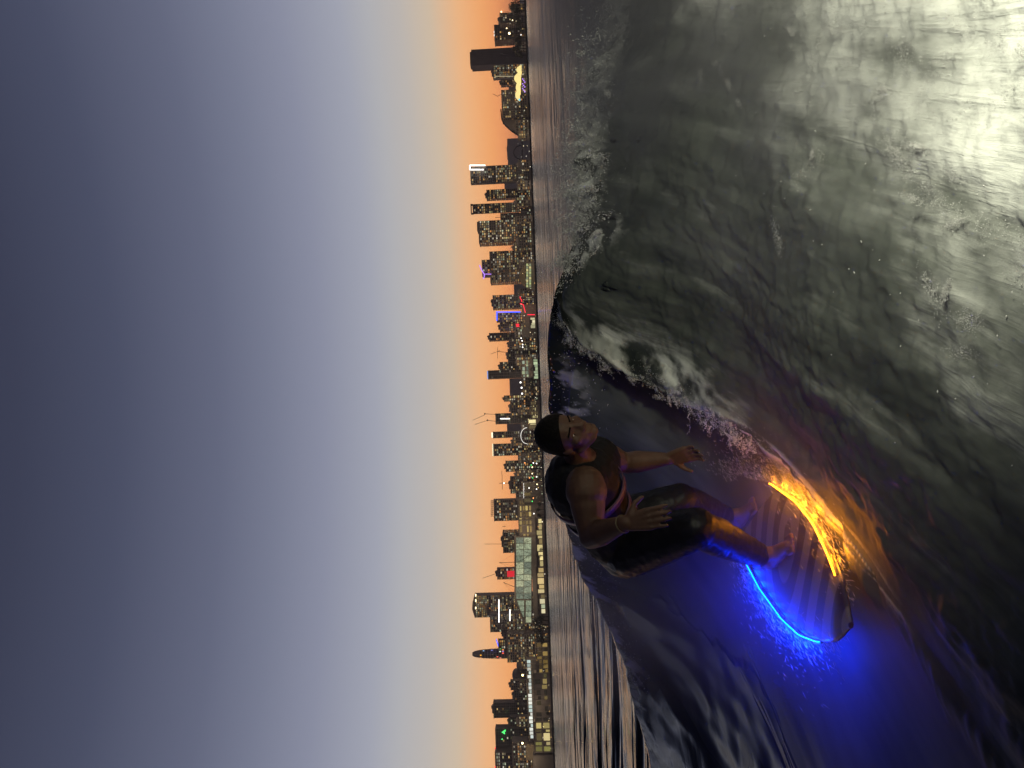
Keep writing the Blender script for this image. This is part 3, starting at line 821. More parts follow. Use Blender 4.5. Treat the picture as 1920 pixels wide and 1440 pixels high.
# tan curved roof hall
D = 1345; r_ = empty('curved_roof_hall', site(518, D)); tag(r_, 'hall with a tan curved roof and green-lit bands below the stepped tower', 'building')
mb = MB(); n_ = 12
for i in range(n_):
    qs = []
    for f_ in (i / n_, (i + 1) / n_):
        yy = 497 + 42 * f_; xx = 984 - 10 * math.sin(math.pi * f_) ** .8
        qs.append((local(r_, xx, yy, D - 4), local(r_, xx, yy, D + 26), local(r_, 985, yy, D - 4)))
    p, q = qs
    mb.quad(p[0], q[0], q[1], p[1]); mb.quad(p[2], q[2], q[0], p[0])
mb.build('roof', mat('tan_roof', (.34, .27, .16), .7, .2, .1), r_)
gl = [glow('green_glass_%d' % k, lin(c_), .8) for k, c_ in enumerate(((196, 205, 140), (170, 185, 140), (225, 215, 150), (140, 150, 120)))]
body = MB(); a, c_ = local(r_, 985, 493, D), local(r_, 985, 543, D)
body.box(((a.x + c_.x) / 2, 4, 8), ((c_ - a).length, 14, 16)); body.build('wall', concrete[0], r_)
for j, xx in enumerate((988.5, 994)):
    for k in range(9):
        a = local(r_, xx, 496.5 + k * 5, D - 6); m2 = MB(); m2.box((a.x, a.y, a.z), (4.2, .4, 3.6)); m2.build('lit_pane', gl[(k * 7 + j * 3) % 4], r_)
# red neon outlined hall
D = 1335; r_ = empty('neon_hall', site(597, D)); tag(r_, 'dark hall edged with thin red neon lines at the water', 'building')
body = MB(); a, c_ = local(r_, 978, 571, D), local(r_, 978, 632, D)
body.box(((a.x + c_.x) / 2, 8, a.z / 2), ((c_ - a).length, 18, a.z)); body.build('wall', concrete[2], r_)
for pts in ([(975, 556), (976, 561)], [(978, 561), (978, 566)], [(975, 569), (981, 571)], [(981, 571), (985, 586)], [(989, 590), (1003, 590)]):
    strip(r_, 'neon_line', local(r_, *pts[0], D - 12), local(r_, *pts[1], D - 12), .75, red_l)
D = 1312
def lit_row(name, label, cat, ya, yb, xa, xb, D, nw, cols, wallm=0, gap=.18, rows=1, gain=1.0, roof=True, pane='lit_pane'):
    r_ = empty(name, site((ya + yb) / 2, D)); tag(r_, label, cat, 'lit buildings on the waterfront')
    a, c_ = local(r_, xa, ya, D), local(r_, xb, yb, D)
    L = abs(c_.x - a.x); h_ = local(r_, xa, (ya + yb) / 2, D).z; z0 = max(0.05, local(r_, xb, (ya + yb) / 2, D).z)
    b_ = MB(); b_.box((0, 6.2, h_ / 2), (L + 2, 12, h_ + .6)); b_.build('wall', concrete[wallm], r_)
    if roof:
        b_ = MB(); b_.box((0, 5.4, h_ + .8), (L + 4, 15, 1.0)); b_.build('roof', concrete[2], r_)
    rr = random.Random(int(ya))
    bw = L / nw
    ed = [0.0] + [(k + rr.uniform(-.28, .28)) * bw for k in range(1, nw)] + [L]
    if name in ('pier_building',): ed = [k * bw for k in range(nw + 1)]
    for j in range(rows):
        for k in range(nw):
            q = rr.choice(cols); g_ = gain * rr.choice((.55, .8, 1, 1, 1.25))
            key = 'pane_%d_%d_%d_%d' % (*q, int(g_ * 20))
            m_ = bpy.data.materials.get(key) or glow(key, lin(q), g_)
            hh_ = (h_ - z0) / rows
            if rows > 1 and rr.random() < .22: continue
            w0_ = ed[k + 1] - ed[k]; ht_ = hh_ * (1 - gap) * rr.choice((1, 1, .8, .6))
            b_ = MB(); b_.box((-L / 2 + (ed[k] + ed[k + 1]) / 2, -.05, z0 + hh_ * (j + gap * .5) + ht_ / 2), (w0_ - bw * gap, .3, ht_), 0)
            b_.build(pane, m_, r_)
    b_ = MB()
    for k in range(nw + 1):
        b_.box((-L / 2 + ed[k], -.35, h_ / 2), (bw * gap * .6, .8, h_), 0)
    b_.build('pillars', concrete[1], r_)['kind'] = 'stuff'
    return r_
lit_row('waterfront_pavilion', 'small white lit pavilion just past the red neon line', 'pavilion', 595, 615, 994, 1004, 1315, 4, [(255, 245, 200), (230, 225, 180)], gain=.9)
lit_row('glass_pavilion', 'green-lit glass pavilion standing above the waterfront trees', 'pavilion', 675, 706, 978, 991, 1340, 5, [(120, 140, 125), (150, 165, 145), (185, 200, 160)], rows=2, gain=.8)
lit_row('waterfront_shop', 'bright green-white glass front right at the waterline', 'shop', 673, 710, 1000, 1009, 1305, 7, [(200, 220, 175), (235, 240, 200), (170, 185, 150)], gain=.9)
lit_row('parking_garage', 'striped lit garage beside the person\'s head', 'garage', 752, 784, 996, 1008, 1306, 5, [(205, 195, 140), (160, 145, 100), (120, 105, 70)], rows=4, gap=.35, gain=.8)
lit_row('waterfront_shop', 'tan shop with one bright window above the person\'s cap', 'shop', 786, 803, 990, 1006, 1307, 3, [(255, 240, 180), (120, 105, 75)], wallm=3, gain=.8)
lit_row('lamp_terrace', 'long low terrace under a row of white lamps beside the hotel tower', 'building', 905, 940, 981, 996, 1330, 6, [(90, 80, 55), (150, 130, 80), (60, 52, 40)], gain=.7, wallm=2)
lit_row('terrace_building', 'terraced building with long tan lit bands before the glass hall', 'building', 936, 1006, 973, 997, 1335, 7, [(220, 195, 120), (170, 145, 90), (120, 100, 62)], rows=4, gap=.3, gain=.7)
lit_row('waterfront_shop', 'row of bright cream shop fronts below the glass hall', 'shop', 972, 1062, 1006, 1018, 1304, 9, [(250, 230, 160), (235, 215, 150), (190, 200, 160), (150, 130, 85)], gain=.85)
lit_row('waterfront_shop', 'broad cream lit front at the water below the glass hall', 'shop', 1064, 1112, 1007, 1021, 1304, 5, [(255, 232, 170), (245, 215, 150), (225, 195, 130)], gain=.8)
lit_row('waterfront_shop', 'last pale lit front of the row before the dark trees', 'shop', 1114, 1150, 1009, 1023, 1304, 4, [(215, 225, 185), (120, 105, 70), (235, 225, 180)], gain=.8)
lit_row('pier_building', 'long low pier building with a row of cold white bays', 'pier', 1236, 1384, 990, 998, 1330, 21, [(225, 240, 235), (205, 225, 220), (245, 250, 240)], gap=.2, gain=.9, wallm=2)
lit_row('waterfront_hotel', 'dim amber waterfront building with dark frames below the pier', 'building', 1205, 1262, 1006, 1028, 1305, 7, [(140, 115, 60), (190, 160, 90), (70, 58, 36), (100, 82, 48)], rows=2, gap=.2, gain=.7, wallm=2)
lit_row('waterfront_hotel', 'green-tinged waterfront building with pale frames below the pier', 'building', 1262, 1352, 1003, 1028, 1304, 9, [(120, 112, 70), (70, 62, 40), (160, 140, 85), (45, 40, 30)], rows=2, gap=.24, gain=.7, wallm=1)
lit_row('waterfront_hotel', 'brightest waterfront building with cream arches near the bottom edge', 'building', 1354, 1409, 1002, 1033, 1303, 5, [(225, 205, 130), (150, 145, 80), (90, 80, 50), (245, 225, 160)], rows=2, gap=.25, gain=.8, wallm=3)
r_ = empty('tan_block', site(1410, 1325)); tag(r_, 'windowless tan block beside a bright lamp at the bottom edge', 'building')
a, c_ = local(r_, 986, 1394, 1325), local(r_, 986, 1426, 1325)
b_ = MB(); b_.box((0, 6, a.z / 2), (c_.x * 2 if c_.x > 0 else -c_.x * 2, 12, a.z)); b_.box((0, 5.5, a.z + .4), (abs(c_.x) * 2 + 1.2, 13, .8)); b_.build('wall', mat('tan_wall', (.36, .29, .19), .8, .1, .1), r_)
r_ = empty('dark_warehouse', site(1432, 1302)); tag(r_, 'unlit black warehouse at the waterline in the bottom corner', 'building')
b_ = MB(); a = local(r_, 1001, 1432, 1302); b_.box((-6, 6, a.z / 2), (44, 12, a.z)); b_.build('wall', concrete[2], r_)
b_ = MB(); b_.box((-6, 6, a.z + .5), (46, 14, 1.0)); b_.build('roof', concrete[2], r_)

# great glass hall with a dark projecting roof
D = 1330; r_ = empty('glass_hall', site(1080, D)); tag(r_, 'great green-lit glass hall under a dark projecting roof', 'hall')
def gp(px, py, off=0.0): return local(r_, px, py, D + off)
mb = MB()
prof = [(964.5, 1004), (964.5, 1126), (983, 1172)]
for (a, c_) in zip(prof[:-1], prof[1:]):
    p, q = gp(*a, -8), gp(*c_, -8); p2, q2 = gp(a[0] + 3, a[1], -8), gp(c_[0] + 3, c_[1], -8)
    v_ = [p, q, q2, p2] + [u_ + Vector((0, 50, 0)) for u_ in (p, q, q2, p2)]
    mb.add(v_, [(3, 2, 1, 0), (0, 1, 5, 4), (1, 2, 6, 5), (2, 3, 7, 6), (4, 5, 6, 7), (0, 4, 7, 3)])
mb.build('roof', concrete[2], r_)
hall_cols = [(140, 152, 128), (158, 170, 142), (176, 186, 152), (124, 134, 116), (190, 196, 158)]
rr = random.Random(9)
def pane(pts, name='pane'):
    q = rr.choice(hall_cols); key = 'hall_%d' % q[0]
    m_ = bpy.data.materials.get(key)
    if m_ is None:
        m_ = bpy.data.materials.new(key); n_, l_, b2 = nodes_of(m_)
        tcn = N(n_, 'ShaderNodeTexCoord'); no = N(n_, 'ShaderNodeTexNoise'); no.inputs['Scale'].default_value = .35; no.inputs['Detail'].default_value = 4
        l_.new(tcn.outputs['Object'], no.inputs['Vector']); cr = N(n_, 'ShaderNodeValToRGB'); k_ = lin(q)
        ramp(cr, [(.3, tuple(v * .45 for v in k_)), (.7, tuple(v * 1.25 for v in k_))]); l_.new(no.outputs['Fac'], cr.inputs[0])
        l_.new(cr.outputs[0], b2.inputs['Emission Color']); b2.inputs['Emission Strength'].default_value = .85; b2.inputs['Base Color'].default_value = (.04, .05, .045, 1); b2.inputs['Roughness'].default_value = .15
        m_.cycles.emission_sampling = 'NONE'
    b_ = MB(); v_ = list(pts) + [u_ + Vector((0, .3, 0)) for u_ in pts]
    b_.add(v_, [(0, 1, 2, 3), (7, 6, 5, 4), (0, 4, 5, 1), (1, 5, 6, 2), (2, 6, 7, 3), (3, 7, 4, 0)]); b_.build(name, m_, r_)
for k in range(10):
    ya, yb = 1008 + k * 11.6, 1008 + (k + 1) * 11.6 - 1.0
    pane([gp(981.5, ya), gp(981.5, yb), gp(968, yb), gp(968, ya)]); pane([gp(996, ya), gp(996, yb), gp(982.6, yb), gp(982.6, ya)])
for k in range(4):
    ya, yb = 1126 + k * 10.5, 1126 + (k + 1) * 10.5 - 1
    ta, tb = 969.5 + (ya - 1126) * .36, 969.5 + (yb - 1126) * .36
    if k < 3: pane([gp(982.5, ya), gp(982.5, yb), gp(min(982, tb), yb), gp(min(982, ta), ya)])
    pane([gp(996, ya), gp(996, yb), gp(986, yb), gp(986, ya)])
mb = MB(); v_ = [gp(*q, .8) for q in ((997, 1006), (997, 1170), (984, 1170), (967, 1126), (967, 1006))]; v_ += [q + Vector((0, 30, 0)) for q in v_]
mb.add(v_, [(0, 1, 2, 3, 4), (9, 8, 7, 6, 5)] + [(i, i + 5, (i + 1) % 5 + 5, (i + 1) % 5) for i in range(5)]); mb.build('wall', concrete[2], r_)
b_ = MB(); a, c_ = gp(998, 1006), gp(998, 1170); b_.box(((a.x + c_.x) / 2, 10, gp(998, 1088).z / 2), (abs(c_.x - a.x), 20, gp(998, 1088).z)); b_.build('plinth', concrete[2], r_)
rods(r_, 'brace', [(gp(968, 1058 + 3, -2), gp(996, 1036, -2))] + [(gp(996, 1012 + k * 28, -1), gp(970, 1026 + k * 28, -1)) for k in range(4)] + [(gp(970, 1026 + k * 28, -1), gp(996, 1040 + k * 28, -1)) for k in range(4)], .28, steel, 'stuff')
for lab, q0, q1 in (('dark slender mast rising above the glass hall roof', (965, 1054), (936, 1055)), ('thin leaning mast with stays beside the faceted tower', (963, 1100), (944, 1092))):
    r2 = empty('roof_mast', site(q0[1], D + 10)); tag(r2, lab, 'mast')
    a, c_ = local(r2, *q0, D + 10), local(r2, *q1, D + 10)
    rods(r2, 'pole', [(Vector((a.x, a.y, 0)), a), (a, c_)], .5, steel)
    rods(r2, 'stay', [(c_, local(r2, 964, q0[1] - 16, D + 10)), (c_, local(r2, 964, q0[1] + 16, D + 10)), (c_, local(r2, 964, q0[1] + 8, D + 10))], .14, steel, 'stuff')
# lit wheel arch above the person's cap
D = 1345; r_ = empty('lit_wheel', site(817, D)); tag(r_, 'half wheel of white light standing behind the person\'s cap', 'wheel')
pts = []
for k in range(15):
    an = math.pi * k / 14; pts.append(local(r_, 988 - 11.5 * math.sin(an), 817 - 15 * math.cos(an), D))
rods(r_, 'rim_light', list(zip(pts[:-1], pts[1:])), .5, glow('soft_white_light', (1, .97, .9), 1.2))
hub = local(r_, 988, 817, D); rods(r_, 'spoke', [(hub, p) for p in pts[1:-1:2]], .25, steel, 'stuff')
rods(r_, 'support', [(hub, (hub.x - 7, hub.y, 0)), (hub, (hub.x + 7, hub.y, 0))], .5, steel)

# lamps on posts
post_m = steel
CITY_W = 27000
def lamp(px, py, D, r, m, label, group='lamps along the shore'):
    r_ = empty('street_lamp', site(py, D)); tag(r_, label, 'lamp', group)
    a = local(r_, px, py, D)
    mb = MB(); mb.tube((a.x, a.y, 0), (a.x, a.y, max(.5, a.z - r)), .22, .14, n=6); mb.build('post', post_m, r_)
    mb = MB(); mb.ico(a, r); mb.build('globe', m, r_)
big_l = glow('amber_flood', (1, .72, .3), 14)
lamp(955, 62.5, 1400, 2.0, big_l, 'very bright amber floodlamp among the trees at the top edge')
lamp(950, 53, 1405, 1.3, warm_l, 'small white lamp just above the bright amber floodlamp')
lamp(961, 38, 1400, 1.2, warm_l, 'small lamp on the dark slope near the top edge')
lamp(940, 22, 1410, 1.6, warm_l, 'warm lamp above the low dark block at the top edge')
lamp(977, 65.5, 1310, 1.1, white_l, 'pinkish white lamp low by the water under the trees')
lamp(980, 1266, 1322, 1.9, big_l, 'bright amber lamp over the upper end of the pier')
lamp(979.5, 1393.5, 1322, 1.9, big_l, 'bright amber lamp over the lower end of the pier')
for k, (px, py) in enumerate(((977, 634), (979, 639), (980, 646), (980, 651))):
    lamp(px, py, 1320, 1.3, white_l, ['topmost', 'second', 'third', 'lowest'][k] + ' white street lamp of four under the plain slim tower')
for k, (px, py) in enumerate(((976, 717), (978, 727), (979, 738))):
    lamp(px, py, 1320, 1.8, white_l, ['topmost', 'middle', 'lowest'][k] + ' bright white lamp of three below the wide hazy block')
for k in range(13):
    lamp(982, 907 + k * 2.2, 1325, .55, white_l, 'small white lamp in the dotted row beside the hotel tower', 'dotted row of lamps')
cols_ = [green_l, white_l, warm_l, white_l, glow('orange_lamp', (1, .35, .1), 2.5)]
for k, (px, py) in enumerate(((996, 872), (1000, 868), (998, 876), (1006, 869), (993, 896), (999, 896), (1006, 894), (998, 888), (1006, 917), (1000, 934), (998, 940), (992, 915), (1007, 908), (1001, 963), (984, 868))):
    lamp(px, py, 1308 + k, 1.25, cols_[k % 5], ['green', 'white', 'warm', 'white', 'orange'][k % 5] + ' quay lamp ' + ['among the amusement lights, highest', 'over the quay edge, highest', 'among the amusement lights', 'low by the water', 'at the quay below the stepped tower', 'beside the flat-top crane', 'low beside the crane lamps', 'between the amusement lights and crane', 'low by the dark quay', 'beside the terraces', 'at the foot of the hotel tower', 'under the crane jib', 'low at the waterline', 'before the dark boats', 'under the crowded stepped tower'][k])
# small lights scattered along the quay: too small to tell apart
mb = MB(); rr = random.Random(21)
for k in range(260):
    py = rr.uniform(120, 1410); D = rr.uniform(1296, 1312)
    if 1000 < py < 1170 and rr.random() < .7: continue
    hx_ = horizon_x(py); px = hx_ - rr.choice((2.5, 4, 6, 9, 13, 18, 24)) - rr.random() * 2
    q = rr.choice(WARM); k_ = rr.choice((.5, 1, 2, 3.5))
    mb.ico(P(px, py, D), rr.uniform(.28, .62), mi=1, col=tuple(v * k_ for v in q))
tag(mb.build('quay_lights', [glassdark, winmat]), 'tiny warm lights strung along the dark quay', kind='stuff')

# trees on the quay
bark = mat('bark', (.05, .04, .03), .9, .3, 2)
leafm = mat('leaves', (.05, .055, .03), .8, .5, .6)
variants = []
for v_ in range(4):
    rr = random.Random(40 + v_)
    tr, cr_ = MB(), MB()
    tr.tube((0, 0, 0), (.2, 0, 5), .45, .3, 6); 
    for k in range(5):
        an = k * 1.26 + v_; tr.tube((.2, 0, 4 + k * .3), (2.4 * math.cos(an), 2.4 * math.sin(an), 7 + k * .5), .22, .08, 5)
    lobes = [(rr.uniform(-2.6, 2.6), rr.uniform(-2.4, 2.4), rr.uniform(5.5, 10), rr.uniform(1.4, 2.6)) for _ in range(9)]
    for k in range(420):
        lx, ly, lz, lr = rr.choice(lobes)
        d_ = Vector((rr.gauss(0, 1), rr.gauss(0, 1), rr.gauss(0, .8))).normalized() * lr * rr.uniform(.6, 1.1)
        c_ = Vector((lx, ly, lz)) + d_
        e1 = Vector((rr.gauss(0, 1), rr.gauss(0, 1), rr.gauss(0, 1))).normalized(); e2 = e1.cross(Vector((rr.gauss(0, 1), rr.gauss(0, 1), rr.gauss(0, 1)))).normalized()
        s_ = rr.uniform(.3, .6)
        cr_.quad(c_ - e1 * s_, c_ - e2 * s_ * .6, c_ + e1 * s_, c_ + e2 * s_ * .6)
    a, c_ = tr.mesh('trunk'), cr_.mesh('crown'); a.materials.append(bark); c_.materials.append(leafm)
    variants.append((a, c_))
trees = [(3, 1.9, 'at the very top edge'), (9, 2.3, 'second from the top edge'), (14, 2.0, 'beside the low block at the top edge'), (20, 1.6, 'in front of the low block at the top edge'), (30, 1.7, 'under the rooftop lamps'), (42, 1.6, 'beside the amber floodlamp'),
         (52, 1.5, 'in front of the amber floodlamp'), (70, 1.4, 'past the amber floodlamp'), (77, 1.9, 'between the squat block and the plain slab'), (84, 2.0, 'in front of the plain slab tower'), (91, 2.0, 'at the foot of the plain slab tower'), (97, 1.8, 'tallest beside the sails'), (103, 1.5, 'closest to the lit sails'),
         (690, 1.2, 'in front of the green glass pavilion'), (713, 1.6, 'below the three white lamps'), (722, 1.7, 'under the topmost white lamp'), (731, 1.5, 'beside the striped garage'), (742, 1.4, 'just before the striped garage'), (946, 1.1, 'below the hotel tower'), (955, 1.2, 'before the terraces'), (965, 1.2, 'at the end of the shop row'),
         (1030, 1.1, 'in front of the cream shops'), (1042, 1.4, 'dark against the cream shops'), (1050, 1.3, 'beside the broad cream front'), (1156, 1.8, 'past the last pale front'), (1163, 2.2, 'at the tip of the glass hall'), (1171, 2.1, 'in the dark grove by the glass hall'), (1179, 2.2, 'in the middle of the dark grove'),
         (1187, 2.0, 'below the rounded block'), (1195, 1.9, 'below the bullet tower'), (1203, 1.5, 'at the end of the dark grove'), (1246, 1.0, 'before the amber building'), (1300, .9, 'before the green-tinged building'), (1337, 1.1, 'beside the pale frames'), (1345, 1.2, 'before the brightest building')]
for k, (py, sc, where) in enumerate(trees):
    r_ = empty('shore_tree', site(py, 1303 + (k % 3) * 4), rz=k * 1.7); r_.scale = (sc, sc, sc * (1 + .12 * ((k * 5) % 3)))
    tag(r_, 'dark bushy shore tree ' + where, 'tree', 'trees along the shore')
    for nm, me_ in zip(('trunk', 'crown'), variants[k % 4]):
        o = bpy.data.objects.new(nm, me_); C.objects.link(o); o.parent = r_

# ------------------------------------------------------------------ evening haze over the bay
hz_m = bpy.data.materials.new('evening_haze'); hz_m.use_nodes = True
n, l = hz_m.node_tree.nodes, hz_m.node_tree.links; n.clear()
out = N(n, 'ShaderNodeOutputMaterial'); pv = N(n, 'ShaderNodeVolumePrincipled'); l.new(pv.outputs[0], out.inputs['Volume'])
pv.inputs['Color'].default_value = (.94, .90, .88, 1); pv.inputs['Density'].default_value = 1.0e-4; pv.inputs['Anisotropy'].default_value = .35
mb = MB(); mb.box((0, 3000, 97), (18400, 12400, 206)); tag(mb.build('haze', hz_m), 'thin evening haze over the bay and city', kind='stuff')

# added fill: unseen warm points high over the quay brighten the city fronts
for yy in range(40, 1440, 107):
    pd = bpy.data.lights.new('quay_fill', 'POINT'); pd.energy = CITY_W; pd.color = (1, .78, .55); pd.shadow_soft_size = 28.0
    po = bpy.data.objects.new('quay_fill', pd); C.objects.link(po); po.location = site(yy, 1296) + Vector((0, 0, 42))

# ------------------------------------------------------------------ surfboard with light strips on its rails
tail = Vector((-.755, 4.02, .085)); nose = Vector((-.885, 2.51, .13))
bl = (nose - tail).length
by = (nose - tail).normalized()                       # board long axis, towards the nose
roll = R(7)
bx0 = by.cross(Vector((0, 0, 1))).normalized()        # side axis
bz0 = bx0.cross(by).normalized()
bxv = bx0 * math.cos(roll) + bz0 * math.sin(roll)
bzv = bxv.cross(by).normalized()
BM = Matrix(((bxv.x, by.x, bzv.x, tail.x), (bxv.y, by.y, bzv.y, tail.y), (bxv.z, by.z, bzv.z, tail.z), (0, 0, 0, 1)))
if (BM @ Vector((.2, 0, 0))).x < tail.x: SIDE_R = -1     # local side that lies on the picture's upright right
else: SIDE_R = 1
half_w = lut([0, .04, .2, .5, .85, 1.08, 1.27, 1.40, bl - .06, bl - .02, bl], [.10, .155, .22, .26, .265, .235, .175, .118, .066, .028, .002], .02)
rocker = lambda q: .022 * max(0, (q - .75) / (bl - .75)) ** 2.2 + .015 * max(0, (.35 - q) / .35) ** 2
bd = empty('surfboard', (0, 0, 0)); bd.matrix_world = BM
tag(bd, 'short striped surfboard ringed with blue and orange light strips', 'surfboard')
nl, nr = 64, 12
def section(q):
    w = float(half_w(q)); z = rocker(q); th = .024 * min(1, .35 + w / .15)
    top = [(w * math.sin(a), th * math.cos(a) ** .7 * (1) + z) for a in np.linspace(-math.pi / 2 * .999, math.pi / 2 * .999, nr + 1)]
    bot = [(w * math.sin(a), -th * .8 * math.cos(a) ** .6 + z) for a in np.linspace(math.pi / 2 * .96, -math.pi / 2 * .96, nr + 1)]
    return top, bot
mt, mbm = MB(), MB()
qs = [bl * (1 - math.cos(math.pi * i / nl)) / 2 for i in range(nl + 1)]
for mm, idx in ((mt, 0), (mbm, 1)):
    for q in qs:
        for (a, c_) in section(q)[idx]: mm.v.append((a, q, c_))
    for i in range(nl):
        for k in range(nr):
            b0 = i * (nr + 1) + k
            mm.f.append((b0, b0 + 1, b0 + nr + 2, b0 + nr + 1)); mm.m.append(0); mm.col.append(None)
dm = bpy.data.materials.new('striped_deck')
n, l, b = nodes_of(dm)
tcn = N(n, 'ShaderNodeTexCoord')
mp = N(n, 'ShaderNodeMapping'); mp.inputs['Location'].default_value = (.06, -.78, 0); mp.inputs['Scale'].default_value = (.62, 1.0, 0)
l.new(tcn.outputs['Object'], mp.inputs[0])
wv = N(n, 'ShaderNodeTexWave', wave_type='RINGS', rings_direction='SPHERICAL')
wv.inputs['Scale'].default_value = 1.9; wv.inputs['Distortion'].default_value = 1.6; wv.inputs['Detail'].default_value = 1; wv.inputs['Detail Scale'].default_value = 1.2
l.new(mp.outputs[0], wv.inputs['Vector'])
cr = N(n, 'ShaderNodeValToRGB'); ramp(cr, [(.40, (.02, .02, .024)), (.55, (.17, .155, .165))])
l.new(wv.outputs['Fac'], cr.inputs[0]); l.new(cr.outputs[0], b.inputs['Base Color'])
b.inputs['Roughness'].default_value = .35
link_mesh('deck', mt.mesh('deck'), dm, bd, True)
link_mesh('bottom', mbm.mesh('bottom'), mat('board_bottom', (.05, .05, .06), .4, .1, 6), bd, True)
for k in (-1, 0, 1):                                   # fins under the tail
    f_ = MB(); x0 = k * .11; y0 = .16 + (.07 if k else 0)
    f_.add([(x0 - .004, y0 - .05, -.02), (x0 - .004, y0 + .06, -.02), (x0 - .002, y0 - .075, -.12), (x0 + .004, y0 - .05, -.02), (x0 + .004, y0 + .06, -.02), (x0 + .002, y0 - .075, -.12)], [(0, 1, 2), (5, 4, 3), (0, 3, 4, 1), (1, 4, 5, 2), (2, 5, 3, 0)])
    f_.build('fin', mat('fin_plastic', (.05, .05, .05), .4, .1, 5), bd)
led_b = glow('blue_led', (0.0, 0.022, 1.0), 70, False)
led_o = glow('orange_led', (1.0, 0.30, 0.006), 24, False)
STRIP_W = dict(b=3.2, o=1.15)
casing = mat('strip_casing', (.08, .08, .08), .5, .1, 10)
for side, m_, nm in ((SIDE_R, led_o, 'orange_light_strip'), (-SIDE_R, led_b, 'blue_light_strip')):
    beads, cas = MB(), MB(); prev = None
    q0, q1 = (.22, 1.38) if side == SIDE_R else (.24, 1.31)
    for k in range(131):
        q = q0 + (q1 - q0) * k / 130
        w = float(half_w(q)); p = Vector((side * (w + .004), q, rocker(q) + .020))
        beads.ico(p + Vector((-side * .002, 0, .008)), .0032)
        if prev is not None: cas.tube(prev, p, .006, n=6, caps=False)
        prev = p
    o = cas.build(nm, casing, bd)
    tag(beads.build('light_bead', m_, o), kind='stuff')

    lc = (0.0, 0.022, 1.0) if nm[0] == 'b' else (1.0, 0.30, 0.006)
    for k in range(9):                                  # the light the strip gives off
        q = q0 + (q1 - q0) * (k + .5) / 9
        pd = bpy.data.lights.new('strip_glow', 'POINT'); pd.color = lc; pd.energy = STRIP_W[nm[0]]; pd.shadow_soft_size = .02
        po = bpy.data.objects.new('strip_glow', pd); C.objects.link(po); po.parent = bd
        po.location = (side * (float(half_w(q)) + .030), q, rocker(q) + .026)

# ------------------------------------------------------------------ the surfer
def cap_mesh(mb_, p0, r0, p1, r1, n=14, sq=None):
    p0, p1 = Vector(p0), Vector(p1); ax = (p1 - p0); L = ax.length; ax = ax / max(L, 1e-6)
    t = Vector((0, 0, 1)) if abs(ax.z) < .9 else Vector((1, 0, 0))
    e1 = ax.cross(t).normalized(); e2 = ax.cross(e1)
    rows = []
    for a in np.linspace(-math.pi / 2, 0, 5): rows.append((p0 + ax * (r0 * math.sin(a)), max(r0 * math.cos(a), 1e-4)))
    for f_ in (.33, .66): rows.append((p0.lerp(p1, f_), r0 + (r1 - r0) * f_))
    for a in np.linspace(0, math.pi / 2, 5): rows.append((p1 + ax * (r1 * math.sin(a)), max(r1 * math.cos(a), 1e-4)))
    vs = [c_ + e1 * (r_ * math.cos(2 * math.pi * i / n)) + e2 * (r_ * math.sin(2 * math.pi * i / n)) for c_, r_ in rows for i in range(n)]
    fs = [(j * n + i, j * n + (i + 1) % n, (j + 1) * n + (i + 1) % n, (j + 1) * n + i) for j in range(len(rows) - 1) for i in range(n)]
    fs += [tuple(range(n))[::-1], tuple(range((len(rows) - 1) * n, len(rows) * n))]
    mb_.add(vs, fs)
def ell(mb_, c_, axes, rad, n=16, m=10):
    """ellipsoid; axes = three unit vectors"""
    c_ = Vector(c_); vs, fs = [], []
    for j in range(m + 1):
        th = math.pi * j / m
        for i in range(n):
            ph = 2 * math.pi * i / n
            q = (max(math.sin(th), 1e-3) * math.cos(ph) * rad[0], max(math.sin(th), 1e-3) * math.sin(ph) * rad[1], math.cos(th) * rad[2])
            vs.append(c_ + axes[0] * q[0] + axes[1] * q[1] + axes[2] * q[2])
    for j in range(m):
        for i in range(n): fs.append((j * n + i, (j + 1) * n + i, (j + 1) * n + (i + 1) % n, j * n + (i + 1) % n))
    fs += [tuple(range(n)), tuple(range(m * n, (m + 1) * n))[::-1]]
    mb_.add(vs, fs)
def skin_over(mb_, name, mats, parent, voxel=.006, smooth=4, fac=.5, cut=None, fold=0.0):
    me_ = mb_.mesh(name + '_raw')
    o = bpy.data.objects.new(name + '_raw', me_); C.objects.link(o)
    md = o.modifiers.new('r', 'REMESH'); md.mode = 'VOXEL'; md.voxel_size = voxel
    ms = o.modifiers.new('s', 'SMOOTH'); ms.iterations = smooth; ms.factor = fac
    dg = bpy.context.evaluated_depsgraph_get(); dg.update()
    res = bpy.data.meshes.new_from_object(o.evaluated_get(dg))
    bpy.data.objects.remove(o)
    res.name = name; res.materials.clear()
    if cut:
        bm_ = bmesh.new(); bm_.from_mesh(res)
        for p_, nn in cut:
            bmesh.ops.bisect_plane(bm_, geom=bm_.verts[:] + bm_.edges[:] + bm_.faces[:], plane_co=p_, plane_no=nn, clear_outer=True)
        bm_.to_mesh(res); bm_.free()
    if fold:
        from mathutils import noise as mn
        res.update(); nor = [v.normal.copy() for v in res.vertices]
        for v, nn in zip(res.vertices, nor):
            q = v.co
            a = mn.noise(Vector((q.x * 16, q.y * 16, q.z * 34))) ; c2 = mn.noise(Vector((q.x * 40 + 7, q.y * 40, q.z * 60)))
            v.co = q + nn * (fold * (1 - abs(a) * 2.4) + fold * .3 * c2)
    return link_mesh(name, res, mats, parent, True)

